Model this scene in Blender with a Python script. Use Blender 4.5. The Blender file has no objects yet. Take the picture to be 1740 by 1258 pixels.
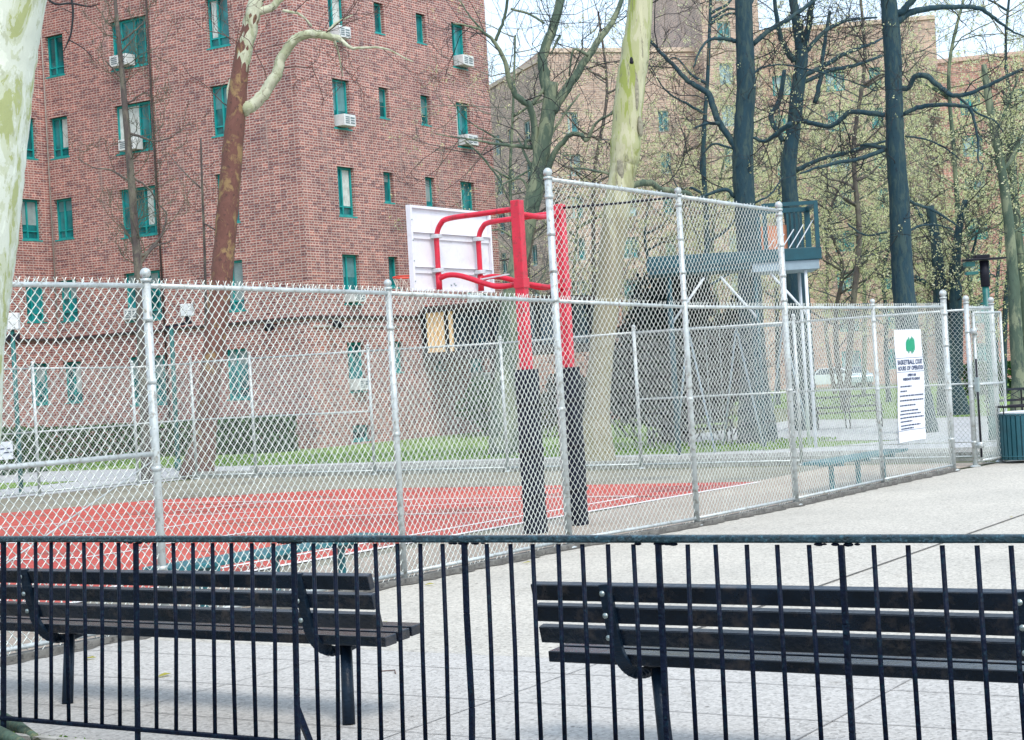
import bpy, math, random
import numpy as np
from mathutils import Matrix, Vector
R = math.radians
SC = bpy.context.scene
COL = SC.collection

# ------------------------------------------------------------------ camera
F = 2900.0; CX = 870.0; CY = 629.0; H = 1.85
YAW = R(32.2); ROLL = R(3.3); PITCH = math.atan(16 / F)
f_ = np.array([-math.sin(YAW) * math.cos(PITCH), math.cos(YAW) * math.cos(PITCH), math.sin(PITCH)])
r0 = np.array([math.cos(YAW), math.sin(YAW), 0.0]); u0 = np.cross(r0, f_)
r_ = r0 * math.cos(ROLL) - u0 * math.sin(ROLL)
u_ = u0 * math.cos(ROLL) + r0 * math.sin(ROLL)
EYE = np.array([0, 0, H])
cd = bpy.data.cameras.new('camera'); cam = bpy.data.objects.new('camera', cd); COL.objects.link(cam)
cd.sensor_fit = 'HORIZONTAL'; cd.sensor_width = 36.0; cd.lens = 36.0 * F / 1740.0
cd.clip_start = 0.1; cd.clip_end = 2000
m = Matrix.Identity(4)
for i in range(3):
    m[i][0] = r_[i]; m[i][1] = u_[i]; m[i][2] = -f_[i]; m[i][3] = EYE[i]
cam.matrix_world = m
SC.camera = cam

# ------------------------------------------------------------------ sky, sun, exposure
W = bpy.data.worlds.new('World'); SC.world = W; W.use_nodes = True
nt = W.node_tree; nt.nodes.clear()
sky = nt.nodes.new('ShaderNodeTexSky'); sky.sky_type = 'NISHITA'; sky.sun_disc = False
SUN_EL = R(52); SUN_AZ = R(120)          # azimuth clockwise from +Y : light from +X, a little behind the camera
sky.sun_elevation = SUN_EL; sky.sun_rotation = SUN_AZ; sky.dust_density = 2.0
bg1 = nt.nodes.new('ShaderNodeBackground'); bg1.inputs[1].default_value = 0.07
bg2 = nt.nodes.new('ShaderNodeBackground'); bg2.inputs[0].default_value = (0.72, 0.86, 1.0, 1); bg2.inputs[1].default_value = 0.64
ad = nt.nodes.new('ShaderNodeAddShader'); wo = nt.nodes.new('ShaderNodeOutputWorld')
nt.links.new(sky.outputs[0], bg1.inputs[0]); nt.links.new(bg1.outputs[0], ad.inputs[0])
nt.links.new(bg2.outputs[0], ad.inputs[1]); nt.links.new(ad.outputs[0], wo.inputs[0])
ld = bpy.data.lights.new('sun', 'SUN'); ld.energy = 1.4; ld.angle = R(22); ld.color = (1.0, 0.95, 0.88)
sun = bpy.data.objects.new('sun', ld); COL.objects.link(sun)
sdir = Vector((math.sin(SUN_AZ) * math.cos(SUN_EL), math.cos(SUN_AZ) * math.cos(SUN_EL), math.sin(SUN_EL)))
sun.rotation_euler = sdir.to_track_quat('Z', 'Y').to_euler(); sun.location = (0, 0, 30)
SC.view_settings.view_transform = 'Standard'; SC.view_settings.look = 'None'
SC.view_settings.gamma = 1.0; SC.view_settings.exposure = 0.76

rng = np.random.default_rng(7); random.seed(7)

# ------------------------------------------------------------------ placing helpers (pixel of the survey picture -> world point)
def ray(px, py): return f_ + r_ * (px - CX) / F - u_ * (py - CY) / F
def G(px, py, z=0.0):
    d = ray(px, py); return EYE + d * (z - H) / d[2]
def P(px, py, Z): return EYE + ray(px, py) * Z
def onX(px, py, X):
    d = ray(px, py); return EYE + d * (X / d[0])
def onY(px, py, Y):
    d = ray(px, py); return EYE + d * (Y / d[1])

# ------------------------------------------------------------------ object helpers
def tag(o, label=None, cat=None, group=None, kind=None):
    if label: o['label'] = label
    if cat: o['category'] = cat
    if group: o['group'] = group
    if kind: o['kind'] = kind
    return o
def thing(name, label, cat, loc=(0, 0, 0), group=None):
    o = bpy.data.objects.new(name, None); COL.objects.link(o); o.location = [float(v) for v in loc]
    o.empty_display_size = 0.2
    return tag(o, label, cat, group)
def wloc(o):
    if o.parent is None: return o.location.copy()
    return wloc(o.parent) + o.matrix_parent_inverse.translation + o.location
def attach(o, parent):
    if parent is not None:
        o.parent = parent
        o.matrix_parent_inverse = Matrix.Translation(-wloc(parent))
    return o
class MB:
    """collects faces, with optional uv, then links them as one mesh"""
    def __init__(s): s.v = []; s.f = []; s.uv = []; s.n = 0
    def add(s, verts, faces, uvs=None):
        verts = np.asarray(verts, float).reshape(-1, 3)
        s.v.append(verts)
        for i, fc in enumerate(faces):
            s.f.append([k + s.n for k in fc])
            s.uv.append(uvs[i] if uvs else None)
        s.n += len(verts)
    def quad(s, a, b, c, d, uv=None): s.add([a, b, c, d], [(0, 1, 2, 3)], [uv] if uv else None)
    def box(s, lo, hi):
        x0, y0, z0 = lo; x1, y1, z1 = hi
        s.obox(((x0 + x1) / 2, (y0 + y1) / 2, (z0 + z1) / 2), (1, 0, 0), (0, 1, 0), (0, 0, 1), abs(x1 - x0) / 2, abs(y1 - y0) / 2, abs(z1 - z0) / 2)
    def obox(s, c, ax, ay, az, hx, hy, hz):
        c = np.array(c, float); ax = np.array(ax, float) * hx; ay = np.array(ay, float) * hy; az = np.array(az, float) * hz
        v = [c + sx * ax + sy * ay + sz * az for sz in (-1, 1) for sy in (-1, 1) for sx in (-1, 1)]
        fs = [(0, 2, 3, 1), (4, 5, 7, 6), (0, 1, 5, 4), (2, 6, 7, 3), (0, 4, 6, 2), (1, 3, 7, 5)]
        sz = [(hx, hy), (hx, hy), (hx, hz), (hx, hz), (hy, hz), (hy, hz)]
        s.add(v, fs)
    def bar(s, a, b, w, h, up=(0, 0, 1)):
        a = np.array(a, float); b = np.array(b, float); d = b - a; L = np.linalg.norm(d); d /= L
        x = np.cross(d, up); nx = np.linalg.norm(x)
        x = x / nx if nx > 1e-6 else np.array([1.0, 0, 0]); z = np.cross(x, d)
        s.obox((a + b) / 2, x, d, z, w / 2, L / 2, h / 2)
    def tube(s, pts, rad, sides=8, cap=True):
        pts = np.array(pts, float); n = len(pts)
        rad = np.broadcast_to(np.array(rad, float), (n,))
        t = np.gradient(pts, axis=0); t /= np.linalg.norm(t, axis=1)[:, None] + 1e-12
        ref = np.array([0, 0, 1.0]) if abs(t[0][2]) < 0.9 else np.array([1.0, 0, 0])
        x = np.cross(t[0], ref); x /= np.linalg.norm(x)
        V = []
        an = np.arange(sides) * 2 * math.pi / sides
        for i in range(n):
            x = x - t[i] * (x @ t[i]); x /= np.linalg.norm(x) + 1e-12; y = np.cross(t[i], x)
            V.append(pts[i] + rad[i] * (np.cos(an)[:, None] * x + np.sin(an)[:, None] * y))
        V = np.concatenate(V); fs = []
        for i in range(n - 1):
            for k in range(sides):
                a = i * sides + k; b = i * sides + (k + 1) % sides
                fs.append((a, b, b + sides, a + sides))
        if cap: fs.append(tuple(range(sides))[::-1]); fs.append(tuple((n - 1) * sides + k for k in range(sides)))
        s.add(V, fs)
    def sphere(s, c, rx, ry=None, rz=None, nu=12, nv=8):
        ry = ry or rx; rz = rz or rx; V = []; fs = []
        for i in range(nv + 1):
            th = math.pi * i / nv
            for k in range(nu):
                ph = 2 * math.pi * k / nu
                V.append((c[0] + rx * math.sin(th) * math.cos(ph), c[1] + ry * math.sin(th) * math.sin(ph), c[2] + rz * math.cos(th)))
        for i in range(nv):
            for k in range(nu):
                a = i * nu + k; b = i * nu + (k + 1) % nu
                fs.append((a, a + nu, b + nu, b))
        s.add(V, fs)
    def build(s, name, mat, parent=None, smooth=False, bevel=0):
        me = bpy.data.meshes.new(name)
        V = np.concatenate(s.v) if s.v else np.zeros((0, 3))
        me.from_pydata(V.tolist(), [], s.f)
        if any(u is not None for u in s.uv):
            l = me.uv_layers.new(name='UVMap'); k = 0
            for fc, u in zip(s.f, s.uv):
                for j in range(len(fc)):
                    if u is not None: l.data[k].uv = u[j]
                    k += 1
        me.materials.append(mat)
        if smooth: me.polygons.foreach_set('use_smooth', [True] * len(me.polygons))
        me.update()
        o = bpy.data.objects.new(name, me); COL.objects.link(o)
        if bevel:
            b = o.modifiers.new('bevel', 'BEVEL'); b.width = bevel; b.segments = 2; b.limit_method = 'ANGLE'
        attach(o, parent)
        return o
def raw_mesh(name, V, Fq, mat, parent=None, smooth=False):
    """fast mesh from numpy arrays, all faces with the same corner count"""
    me = bpy.data.meshes.new(name); k = Fq.shape[1]
    me.vertices.add(len(V)); me.vertices.foreach_set('co', V.astype(np.float32).ravel())
    me.loops.add(Fq.size); me.loops.foreach_set('vertex_index', Fq.astype(np.int32).ravel())
    me.polygons.add(len(Fq)); me.polygons.foreach_set('loop_start', np.arange(0, Fq.size, k, dtype=np.int32))
    me.polygons.foreach_set('loop_total', np.full(len(Fq), k, dtype=np.int32))
    if smooth: me.polygons.foreach_set('use_smooth', np.ones(len(Fq), dtype=bool))
    me.materials.append(mat); me.update(calc_edges=True); me.validate()
    o = bpy.data.objects.new(name, me); COL.objects.link(o); attach(o, parent)
    return o

# ------------------------------------------------------------------ materials
def newmat(name):
    mt = bpy.data.materials.new(name); mt.use_nodes = True
    n = mt.node_tree; b = n.nodes['Principled BSDF']; return mt, n, b
def N(n, t, **kw):
    x = n.nodes.new(t)
    for k, v in kw.items():
        if hasattr(x, k): setattr(x, k, v)
        else: x.inputs[k.replace('_', ' ')].default_value = v
    return x
def ramp(n, fac, stops):
    c = n.nodes.new('ShaderNodeValToRGB'); e = c.color_ramp.elements
    while len(e) < len(stops): e.new(0.5)
    for i, (p, col) in enumerate(stops): e[i].position = p; e[i].color = (*col, 1)
    n.links.new(fac, c.inputs[0]); return c
def paint(name, col, rough=0.5, var=0.25, scale=6.0, metal=0.0, bump=0.15, bscale=60, dirt=None, dirt_amt=0.3, spec=None):
    """plain coat with mottling, a little wear and fine bump"""
    mt, n, b = newmat(name)
    tc = N(n, 'ShaderNodeTexCoord')
    no = N(n, 'ShaderNodeTexNoise', Scale=scale, Detail=6.0, Roughness=0.65); n.links.new(tc.outputs['Object'], no.inputs['Vector'])
    lo = tuple(c * (1 - var) for c in col); hi = tuple(min(1, c * (1 + var)) for c in col)
    cr = ramp(n, no.outputs[0], [(0.3, lo), (0.7, hi)]); out = cr.outputs[0]
    if dirt:
        n2 = N(n, 'ShaderNodeTexNoise', Scale=scale * 2.7, Detail=8.0, Roughness=0.7); n.links.new(tc.outputs['Object'], n2.inputs['Vector'])
        r2 = ramp(n, n2.outputs[0], [(0.52, (0, 0, 0)), (0.66, (dirt_amt,) * 3)])
        mx = N(n, 'ShaderNodeMix', data_type='RGBA'); n.links.new(r2.outputs[0], mx.inputs[0]); n.links.new(out, mx.inputs[6]); mx.inputs[7].default_value = (*dirt, 1)
        out = mx.outputs[2]
    n.links.new(out, b.inputs['Base Color']); b.inputs['Roughness'].default_value = rough; b.inputs['Metallic'].default_value = metal
    b.inputs['Specular IOR Level'].default_value = spec if spec is not None else (0.22 if max(col) < .04 else 0.5)
    if bump:
        n3 = N(n, 'ShaderNodeTexNoise', Scale=bscale, Detail=3.0); n.links.new(tc.outputs['Object'], n3.inputs['Vector'])
        bp = N(n, 'ShaderNodeBump', Strength=bump, Distance=0.01); n.links.new(n3.outputs[0], bp.inputs['Height']); n.links.new(bp.outputs[0], b.inputs['Normal'])
    return mt
def brick(name, c1, c2, mortar, bw=0.23, bh=0.0866, ms=0.013, var=0.5):
    mt, n, b = newmat(name)
    uv = N(n, 'ShaderNodeUVMap')
    bt = N(n, 'ShaderNodeTexBrick'); bt.offset = 0.5; bt.squash = 0.62; bt.squash_frequency = 2
    bt.inputs['Color1'].default_value = (*c1, 1); bt.inputs['Color2'].default_value = (*c2, 1); bt.inputs['Mortar'].default_value = (*mortar, 1)
    bt.inputs['Scale'].default_value = 1.0; bt.inputs['Mortar Size'].default_value = ms; bt.inputs['Mortar Smooth'].default_value = 0.15
    bt.inputs['Bias'].default_value = 0.0; bt.inputs['Brick Width'].default_value = bw; bt.inputs['Row Height'].default_value = bh
    n.links.new(uv.outputs[0], bt.inputs['Vector'])
    no = N(n, 'ShaderNodeTexNoise', Scale=0.45, Detail=5.0, Roughness=0.6); n.links.new(uv.outputs[0], no.inputs['Vector'])
    r1 = ramp(n, no.outputs[0], [(0.28, (1 - var * 0.55, 1 - var * .5, 1 - var * .42)), (0.5, (1, 1, 1)), (0.72, (1 + var * 0.3, 1 + var * 0.34, 1 + var * 0.36))])
    # rain streaks and grey bloom running down the wall
    ms_ = N(n, 'ShaderNodeMapping'); ms_.inputs['Scale'].default_value = (1.6, 0.16, 1); n.links.new(uv.outputs[0], ms_.inputs[0])
    ns = N(n, 'ShaderNodeTexNoise', Scale=1.0, Detail=7.0, Roughness=0.65); n.links.new(ms_.outputs[0], ns.inputs['Vector'])
    rs = ramp(n, ns.outputs[0], [(0.56, (0, 0, 0)), (0.74, (0.55,) * 3)])
    mx = N(n, 'ShaderNodeMix', data_type='RGBA', blend_type='MULTIPLY'); mx.inputs[0].default_value = 1.0
    n.links.new(bt.outputs[0], mx.inputs[6]); n.links.new(r1.outputs[0], mx.inputs[7])
    # per brick speckle: cells the size of a brick
    mp = N(n, 'ShaderNodeMapping'); mp.inputs['Scale'].default_value = (4.3, 11.6, 1); n.links.new(uv.outputs[0], mp.inputs[0])
    vo = N(n, 'ShaderNodeTexWhiteNoise'); vo.noise_dimensions = '2D'
    fl = N(n, 'ShaderNodeVectorMath', operation='FLOOR'); n.links.new(mp.outputs[0], fl.inputs[0]); n.links.new(fl.outputs[0], vo.inputs[0])
    r2 = ramp(n, vo.outputs[0], [(0.0, (0.62, 0.6, 0.66)), (0.25, (0.95, 0.95, 0.95)), (0.8, (1.08, 1.02, 1.0)), (1.0, (1.3, 1.2, 1.15))])
    m2 = N(n, 'ShaderNodeMix', data_type='RGBA', blend_type='MULTIPLY'); m2.inputs[0].default_value = 1.0
    n.links.new(mx.outputs[2], m2.inputs[6]); n.links.new(r2.outputs[0], m2.inputs[7])
    m3 = N(n, 'ShaderNodeMix', data_type='RGBA'); n.links.new(rs.outputs[0], m3.inputs[0]); n.links.new(m2.outputs[2], m3.inputs[6]); m3.inputs[7].default_value = (0.30, 0.24, 0.22, 1)
    n.links.new(m3.outputs[2], b.inputs['Base Color']); b.inputs['Roughness'].default_value = 0.9
    bp = N(n, 'ShaderNodeBump', Strength=0.5, Distance=0.01); bp.invert = True
    n.links.new(bt.outputs[1], bp.inputs['Height']); n.links.new(bp.outputs[0], b.inputs['Normal'])
    return mt
def bark(name, base, patch, dark, scale=3.0, zs=0.45, p0=0.48, p1=0.55, bumpd=0.02, low=None):
    """object-space bark: base colour, irregular flaked patches, fine dark marks"""
    mt, n, b = newmat(name)
    tc = N(n, 'ShaderNodeTexCoord'); mp = N(n, 'ShaderNodeMapping'); mp.inputs['Scale'].default_value = (1, 1, zs)
    n.links.new(tc.outputs['Object'], mp.inputs[0])
    a = N(n, 'ShaderNodeTexNoise', Scale=scale, Detail=6.0, Roughness=0.62, Distortion=0.6); n.links.new(mp.outputs[0], a.inputs['Vector'])
    c = N(n, 'ShaderNodeTexNoise', Scale=scale * 3.1, Detail=6.0, Roughness=0.7); n.links.new(mp.outputs[0], c.inputs['Vector'])
    mid = tuple((x * .6 + y * .4) for x, y in zip(base, patch))
    r1 = ramp(n, a.outputs[0], [(p0 - .11, tuple(min(1, x * 1.15) for x in base)), (p0 - .09, base), (p0, base), (p0 + .012, mid), (p1 - .01, mid), (p1, patch)])
    r2 = ramp(n, c.outputs[0], [(0.58, (0, 0, 0)), (0.62, (0.75,) * 3)])
    mx = N(n, 'ShaderNodeMix', data_type='RGBA'); n.links.new(r2.outputs[0], mx.inputs[0]); n.links.new(r1.outputs[0], mx.inputs[6]); mx.inputs[7].default_value = (*dark, 1)
    out = mx.outputs[2]
    if low:                                     # old scaly bark on the lower bole
        sx_ = N(n, 'ShaderNodeSeparateXYZ'); n.links.new(tc.outputs['Object'], sx_.inputs[0])
        ma = N(n, 'ShaderNodeMath', operation='MULTIPLY_ADD'); n.links.new(a.outputs[0], ma.inputs[0]); ma.inputs[1].default_value = -7.0; n.links.new(sx_.outputs[2], ma.inputs[2])
        rl_ = ramp(n, ma.outputs[0], [(0.0, (0.85,) * 3), (1.0, (0, 0, 0))]); mr = N(n, 'ShaderNodeMapRange'); n.links.new(ma.outputs[0], mr.inputs[0]); mr.inputs[1].default_value = 1.2; mr.inputs[2].default_value = 2.6
        n.links.new(mr.outputs[0], rl_.inputs[0])
        m6 = N(n, 'ShaderNodeMix', data_type='RGBA'); n.links.new(rl_.outputs[0], m6.inputs[0]); n.links.new(out, m6.inputs[6]); m6.inputs[7].default_value = (*low, 1); out = m6.outputs[2]
    n.links.new(out, b.inputs['Base Color']); b.inputs['Roughness'].default_value = 0.85
    bp = N(n, 'ShaderNodeBump', Strength=0.7, Distance=bumpd); n.links.new(c.outputs[0], bp.inputs['Height']); n.links.new(bp.outputs[0], b.inputs['Normal'])
    return mt
def leafmat(name, cols):
    mt, n, b = newmat(name)
    g = N(n, 'ShaderNodeNewGeometry')
    r = ramp(n, g.outputs['Random Per Island'], [(i / (len(cols) - 1), c) for i, c in enumerate(cols)])
    n.links.new(r.outputs[0], b.inputs['Base Color']); b.inputs['Roughness'].default_value = 0.85; b.inputs['Specular IOR Level'].default_value = 0.15
    b.inputs['Subsurface Weight'].default_value = 0.0
    tr = N(n, 'ShaderNodeBsdfTranslucent'); n.links.new(r.outputs[0], tr.inputs[0])
    ms = N(n, 'ShaderNodeMixShader'); ms.inputs[0].default_value = 0.45
    o = n.nodes['Material Output']; n.links.new(b.outputs[0], ms.inputs[1]); n.links.new(tr.outputs[0], ms.inputs[2]); n.links.new(ms.outputs[0], o.inputs[0])
    return mt
def glass(name, col, rough=0.08):
    mt, n, b = newmat(name)
    tc = N(n, 'ShaderNodeTexCoord'); no = N(n, 'ShaderNodeTexNoise', Scale=1.3, Detail=3.0); n.links.new(tc.outputs['Object'], no.inputs['Vector'])
    cr = ramp(n, no.outputs[0], [(0.35, tuple(c * 0.5 for c in col)), (0.65, tuple(c * 1.6 for c in col))])
    n.links.new(cr.outputs[0], b.inputs['Base Color']); b.inputs['Roughness'].default_value = rough; b.inputs['Specular IOR Level'].default_value = 0.8
    return mt
def aggregate(name, base, warm, rough=0.85, sp=52.0):
    mt, n, b = newmat(name)
    tc = N(n, 'ShaderNodeTexCoord')
    big = N(n, 'ShaderNodeTexNoise', Scale=0.55, Detail=6.0, Roughness=0.6); n.links.new(tc.outputs['Object'], big.inputs['Vector'])
    c1 = ramp(n, big.outputs[0], [(0.3, base), (0.7, warm)])
    vo = N(n, 'ShaderNodeTexVoronoi', Scale=sp); n.links.new(tc.outputs['Object'], vo.inputs['Vector'])
    sp1 = ramp(n, vo.outputs['Color'], [(0.0, (0.40, 0.39, 0.38)), (0.32, (0.88, 0.88, 0.88)), (0.9, (1.2, 1.2, 1.2))])
    mx = N(n, 'ShaderNodeMix', data_type='RGBA', blend_type='MULTIPLY'); mx.inputs[0].default_value = 0.8
    n.links.new(c1.outputs[0], mx.inputs[6]); n.links.new(sp1.outputs[0], mx.inputs[7])
    md = N(n, 'ShaderNodeTexNoise', Scale=22.0, Detail=8.0, Roughness=0.8); n.links.new(tc.outputs['Object'], md.inputs['Vector'])
    c2 = ramp(n, md.outputs[0], [(0.34, (0.58, 0.57, 0.55)), (0.48, (1, 1, 1)), (0.7, (1.08, 1.08, 1.08))])
    m2 = N(n, 'ShaderNodeMix', data_type='RGBA', blend_type='MULTIPLY'); m2.inputs[0].default_value = 0.9
    n.links.new(mx.outputs[2], m2.inputs[6]); n.links.new(c2.outputs[0], m2.inputs[7])
    st = N(n, 'ShaderNodeTexNoise', Scale=2.3, Detail=9.0, Roughness=0.8, Distortion=0.8); n.links.new(tc.outputs['Object'], st.inputs['Vector'])
    rst = ramp(n, st.outputs[0], [(0.57, (1, 1, 1)), (0.72, (0.70, 0.68, 0.65))])
    gm = N(n, 'ShaderNodeTexVoronoi', Scale=3.2); n.links.new(tc.outputs['Object'], gm.inputs['Vector'])
    rg_ = ramp(n, gm.outputs['Distance'], [(0.035, (0.38, 0.37, 0.36)), (0.055, (1, 1, 1))])
    m4 = N(n, 'ShaderNodeMix', data_type='RGBA', blend_type='MULTIPLY'); m4.inputs[0].default_value = 1.0; n.links.new(m2.outputs[2], m4.inputs[6]); n.links.new(rst.outputs[0], m4.inputs[7])
    m5 = N(n, 'ShaderNodeMix', data_type='RGBA', blend_type='MULTIPLY'); m5.inputs[0].default_value = 1.0; n.links.new(m4.outputs[2], m5.inputs[6]); n.links.new(rg_.outputs[0], m5.inputs[7])
    n.links.new(m5.outputs[2], b.inputs['Base Color']); b.inputs['Roughness'].default_value = rough
    bp = N(n, 'ShaderNodeBump', Strength=0.4, Distance=0.004); n.links.new(vo.outputs['Distance'], bp.inputs['Height']); n.links.new(bp.outputs[0], b.inputs['Normal'])
    return mt
def grassmat(name, c1, c2, c3):
    mt, n, b = newmat(name)
    tc = N(n, 'ShaderNodeTexCoord')
    a = N(n, 'ShaderNodeTexNoise', Scale=0.8, Detail=6.0, Roughness=0.7); n.links.new(tc.outputs['Object'], a.inputs['Vector'])
    c = N(n, 'ShaderNodeTexNoise', Scale=11.0, Detail=5.0, Roughness=0.8); n.links.new(tc.outputs['Object'], c.inputs['Vector'])
    r1 = ramp(n, a.outputs[0], [(0.3, c1), (0.65, c2)]); r2 = ramp(n, c.outputs[0], [(0.4, (0, 0, 0)), (0.7, (0.8,) * 3)])
    mx = N(n, 'ShaderNodeMix', data_type='RGBA'); n.links.new(r2.outputs[0], mx.inputs[0]); n.links.new(r1.outputs[0], mx.inputs[6]); mx.inputs[7].default_value = (*c3, 1)
    n.links.new(mx.outputs[2], b.inputs['Base Color']); b.inputs['Roughness'].default_value = 0.95
    bp = N(n, 'ShaderNodeBump', Strength=0.8, Distance=0.04); n.links.new(c.outputs[0], bp.inputs['Height']); n.links.new(bp.outputs[0], b.inputs['Normal'])
    return mt
def courtmat(name, base, alt, streak, rough=0.45):
    mt, n, b = newmat(name)
    tc = N(n, 'ShaderNodeTexCoord'); mp = N(n, 'ShaderNodeMapping'); mp.inputs['Scale'].default_value = (0.35, 1.6, 1); n.links.new(tc.outputs['Object'], mp.inputs[0])
    a = N(n, 'ShaderNodeTexNoise', Scale=1.1, Detail=8.0, Roughness=0.65); n.links.new(mp.outputs[0], a.inputs['Vector'])
    c = N(n, 'ShaderNodeTexNoise', Scale=0.4, Detail=4.0); n.links.new(tc.outputs['Object'], c.inputs['Vector'])
    r1 = ramp(n, c.outputs[0], [(0.35, base), (0.65, alt)]); r2 = ramp(n, a.outputs[0], [(0.55, (0, 0, 0)), (0.63, (0.7,) * 3)])
    mx = N(n, 'ShaderNodeMix', data_type='RGBA'); n.links.new(r2.outputs[0], mx.inputs[0]); n.links.new(r1.outputs[0], mx.inputs[6]); mx.inputs[7].default_value = (*streak, 1)
    n.links.new(mx.outputs[2], b.inputs['Base Color'])
    r3 = ramp(n, a.outputs[0], [(0.45, (rough + 0.25,) * 3), (0.6, (rough * 0.6,) * 3)]); n.links.new(r3.outputs[0], b.inputs['Roughness'])
    return mt

M = {}
M['plaza'] = aggregate('exposed_aggregate', (0.44, 0.415, 0.365), (0.54, 0.505, 0.44))
M['plaza2'] = aggregate('paver_concrete', (0.41, 0.395, 0.37), (0.48, 0.46, 0.43), sp=60)
M['joint'] = paint('joint_dirt', (0.10, 0.09, 0.08), 0.95, 0.5, 9)
M['kerbdark'] = paint('dirty_kerb', (0.17, 0.165, 0.15), 0.95, 0.5, 7, dirt=(0.04, 0.04, 0.04), dirt_amt=0.8)
M['grime'] = paint('gutter_grime', (0.10, 0.095, 0.085), 0.95, 0.6, 12, dirt=(0.25, 0.2, 0.14), dirt_amt=0.6)
M['joint2'] = paint('faint_joint', (0.27, 0.26, 0.25), 0.95, 0.6, 5)
M['kerb'] = paint('kerb_concrete', (0.42, 0.41, 0.38), 0.9, 0.3, 4, dirt=(0.1, 0.09, 0.07), dirt_amt=0.7)
M['asphalt'] = courtmat('court_edge_asphalt', (0.19, 0.175, 0.125), (0.28, 0.26, 0.20), (0.11, 0.11, 0.10), 0.6)
M['red'] = courtmat('red_court_paint', (0.42, 0.052, 0.036), (0.49, 0.08, 0.052), (0.19, 0.026, 0.028), 0.45)
M['line'] = paint('white_line_paint', (0.82, 0.78, 0.76), 0.6, 0.1, 8, dirt=(0.7, 0.4, 0.36), dirt_amt=0.5)
M['edge'] = aggregate('court_apron', (0.36, 0.29, 0.23), (0.44, 0.37, 0.30), sp=40)
M['walk'] = aggregate('walk_concrete', (0.42, 0.43, 0.44), (0.50, 0.50, 0.50), sp=30)
M['lawn'] = grassmat('lawn_grass', (0.12, 0.24, 0.03), (0.22, 0.36, 0.05), (0.10, 0.15, 0.04))
M['ground'] = grassmat('rough_ground', (0.13, 0.17, 0.07), (0.22, 0.24, 0.10), (0.14, 0.12, 0.08))
M['soil'] = grassmat('bed_soil', (0.09, 0.075, 0.05), (0.15, 0.13, 0.09), (0.22, 0.20, 0.13))
M['moss'] = paint('mossy_root', (0.06, 0.10, 0.07), 0.9, 0.5, 8, bump=0.8, bscale=25, dirt=(0.2, 0.2, 0.1), dirt_amt=0.8)
M['brick'] = brick('red_brick', (0.36, 0.130, 0.105), (0.205, 0.067, 0.066), (0.51, 0.39, 0.35), ms=.016)
M['brick2'] = brick('tan_brown_brick', (0.47, 0.345, 0.275), (0.40, 0.285, 0.23), (0.55, 0.46, 0.38), 0.4, 0.16, 0.02)  # kept pale: distance haze is put into the brick colours
M['brick3'] = brick('salmon_brick', (0.51, 0.37, 0.285), (0.44, 0.31, 0.24), (0.57, 0.47, 0.38), 0.4, 0.16, 0.02)  # pale tones here also stand in for haze
M['brick4'] = brick('pink_salmon_brick', (0.50, 0.26, 0.20), (0.42, 0.21, 0.165), (0.56, 0.40, 0.34), 0.4, 0.16, 0.02)
M['band'] = paint('dark_ledge', (0.05, 0.035, 0.035), 0.8, 0.3, 3)
M['stone'] = paint('pale_coping', (0.42, 0.40, 0.37), 0.9, 0.2, 3)
M['teal'] = paint('teal_window_paint', (0.006, 0.30, 0.29), 0.45, 0.25, 3, dirt=(0.05, 0.3, 0.28), dirt_amt=0.3)
M['glassT'] = glass('teal_glass', (0.012, 0.16, 0.17))
M['glassD'] = glass('dark_glass', (0.015, 0.04, 0.06))
M['glassL'] = glass('pale_glass', (0.28, 0.40, 0.42), 0.2)
M['curtain'] = paint('curtain_cloth', (0.55, 0.58, 0.55), 0.9, 0.25, 5)
M['blinda'] = paint('teal_grey_blind', (0.10, 0.24, 0.25), 0.6, 0.2, 4)
M['blindb'] = paint('grey_blind', (0.26, 0.33, 0.33), 0.6, 0.2, 4)
M['curtainO'] = paint('amber_curtain', (0.78, 0.50, 0.20), 0.9, 0.25, 3)
M['ac'] = paint('ac_white', (0.68, 0.70, 0.70), 0.5, 0.1, 5, dirt=(0.4, 0.38, 0.34), dirt_amt=0.4)
M['acd'] = paint('ac_grille', (0.16, 0.20, 0.22), 0.6, 0.2, 5)
M['lintel'] = paint('dark_lintel', (0.03, 0.025, 0.03), 0.8, 0.2, 3)
M['galv'] = paint('galvanised_pipe', (0.50, 0.54, 0.54), 0.42, 0.2, 7, metal=0.25, bump=0.1, dirt=(0.22, 0.20, 0.16), dirt_amt=0.8)
M['wire'] = paint('mesh_wire', (0.64, 0.68, 0.64), 0.45, 0.2, 5, metal=0.2, bump=0)
M['navy'] = paint('navy_railing_paint', (0.002, 0.005, 0.017), 0.5, 0.5, 20, bump=0.8, bscale=45, dirt=(0.005, 0.026, 0.042), dirt_amt=0.8, spec=.12)
M['navy_top'] = paint('navy_rail_top_highlight', (0.008, 0.03, 0.045), 0.22, 0.6, 14, bump=0.6, bscale=45, dirt=(0.06, 0.15, 0.20), dirt_amt=0.8, spec=.6)  # bluish base and pale flecks paint the sky's highlight on the rail top
M['slat'] = paint('dark_bench_slat', (0.005, 0.011, 0.022), 0.22, 0.5, 3, bump=0.25, bscale=30, dirt=(0.06, 0.05, 0.048), dirt_amt=0.6, spec=0.5)
M['benchleg'] = paint('dark_green_iron', (0.005, 0.014, 0.028), 0.4, 0.4, 12, bump=0.4)
M['bolt'] = paint('bolt_steel', (0.35, 0.42, 0.42), 0.35, 0.2, 12, metal=0.7)
M['hoopred'] = paint('red_enamel', (0.62, 0.015, 0.045), 0.32, 0.15, 4, bump=0.1, dirt=(0.22, 0.03, 0.03), dirt_amt=0.8)
M['rim'] = paint('orange_rim', (0.80, 0.07, 0.03), 0.4, 0.1, 4)
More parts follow.
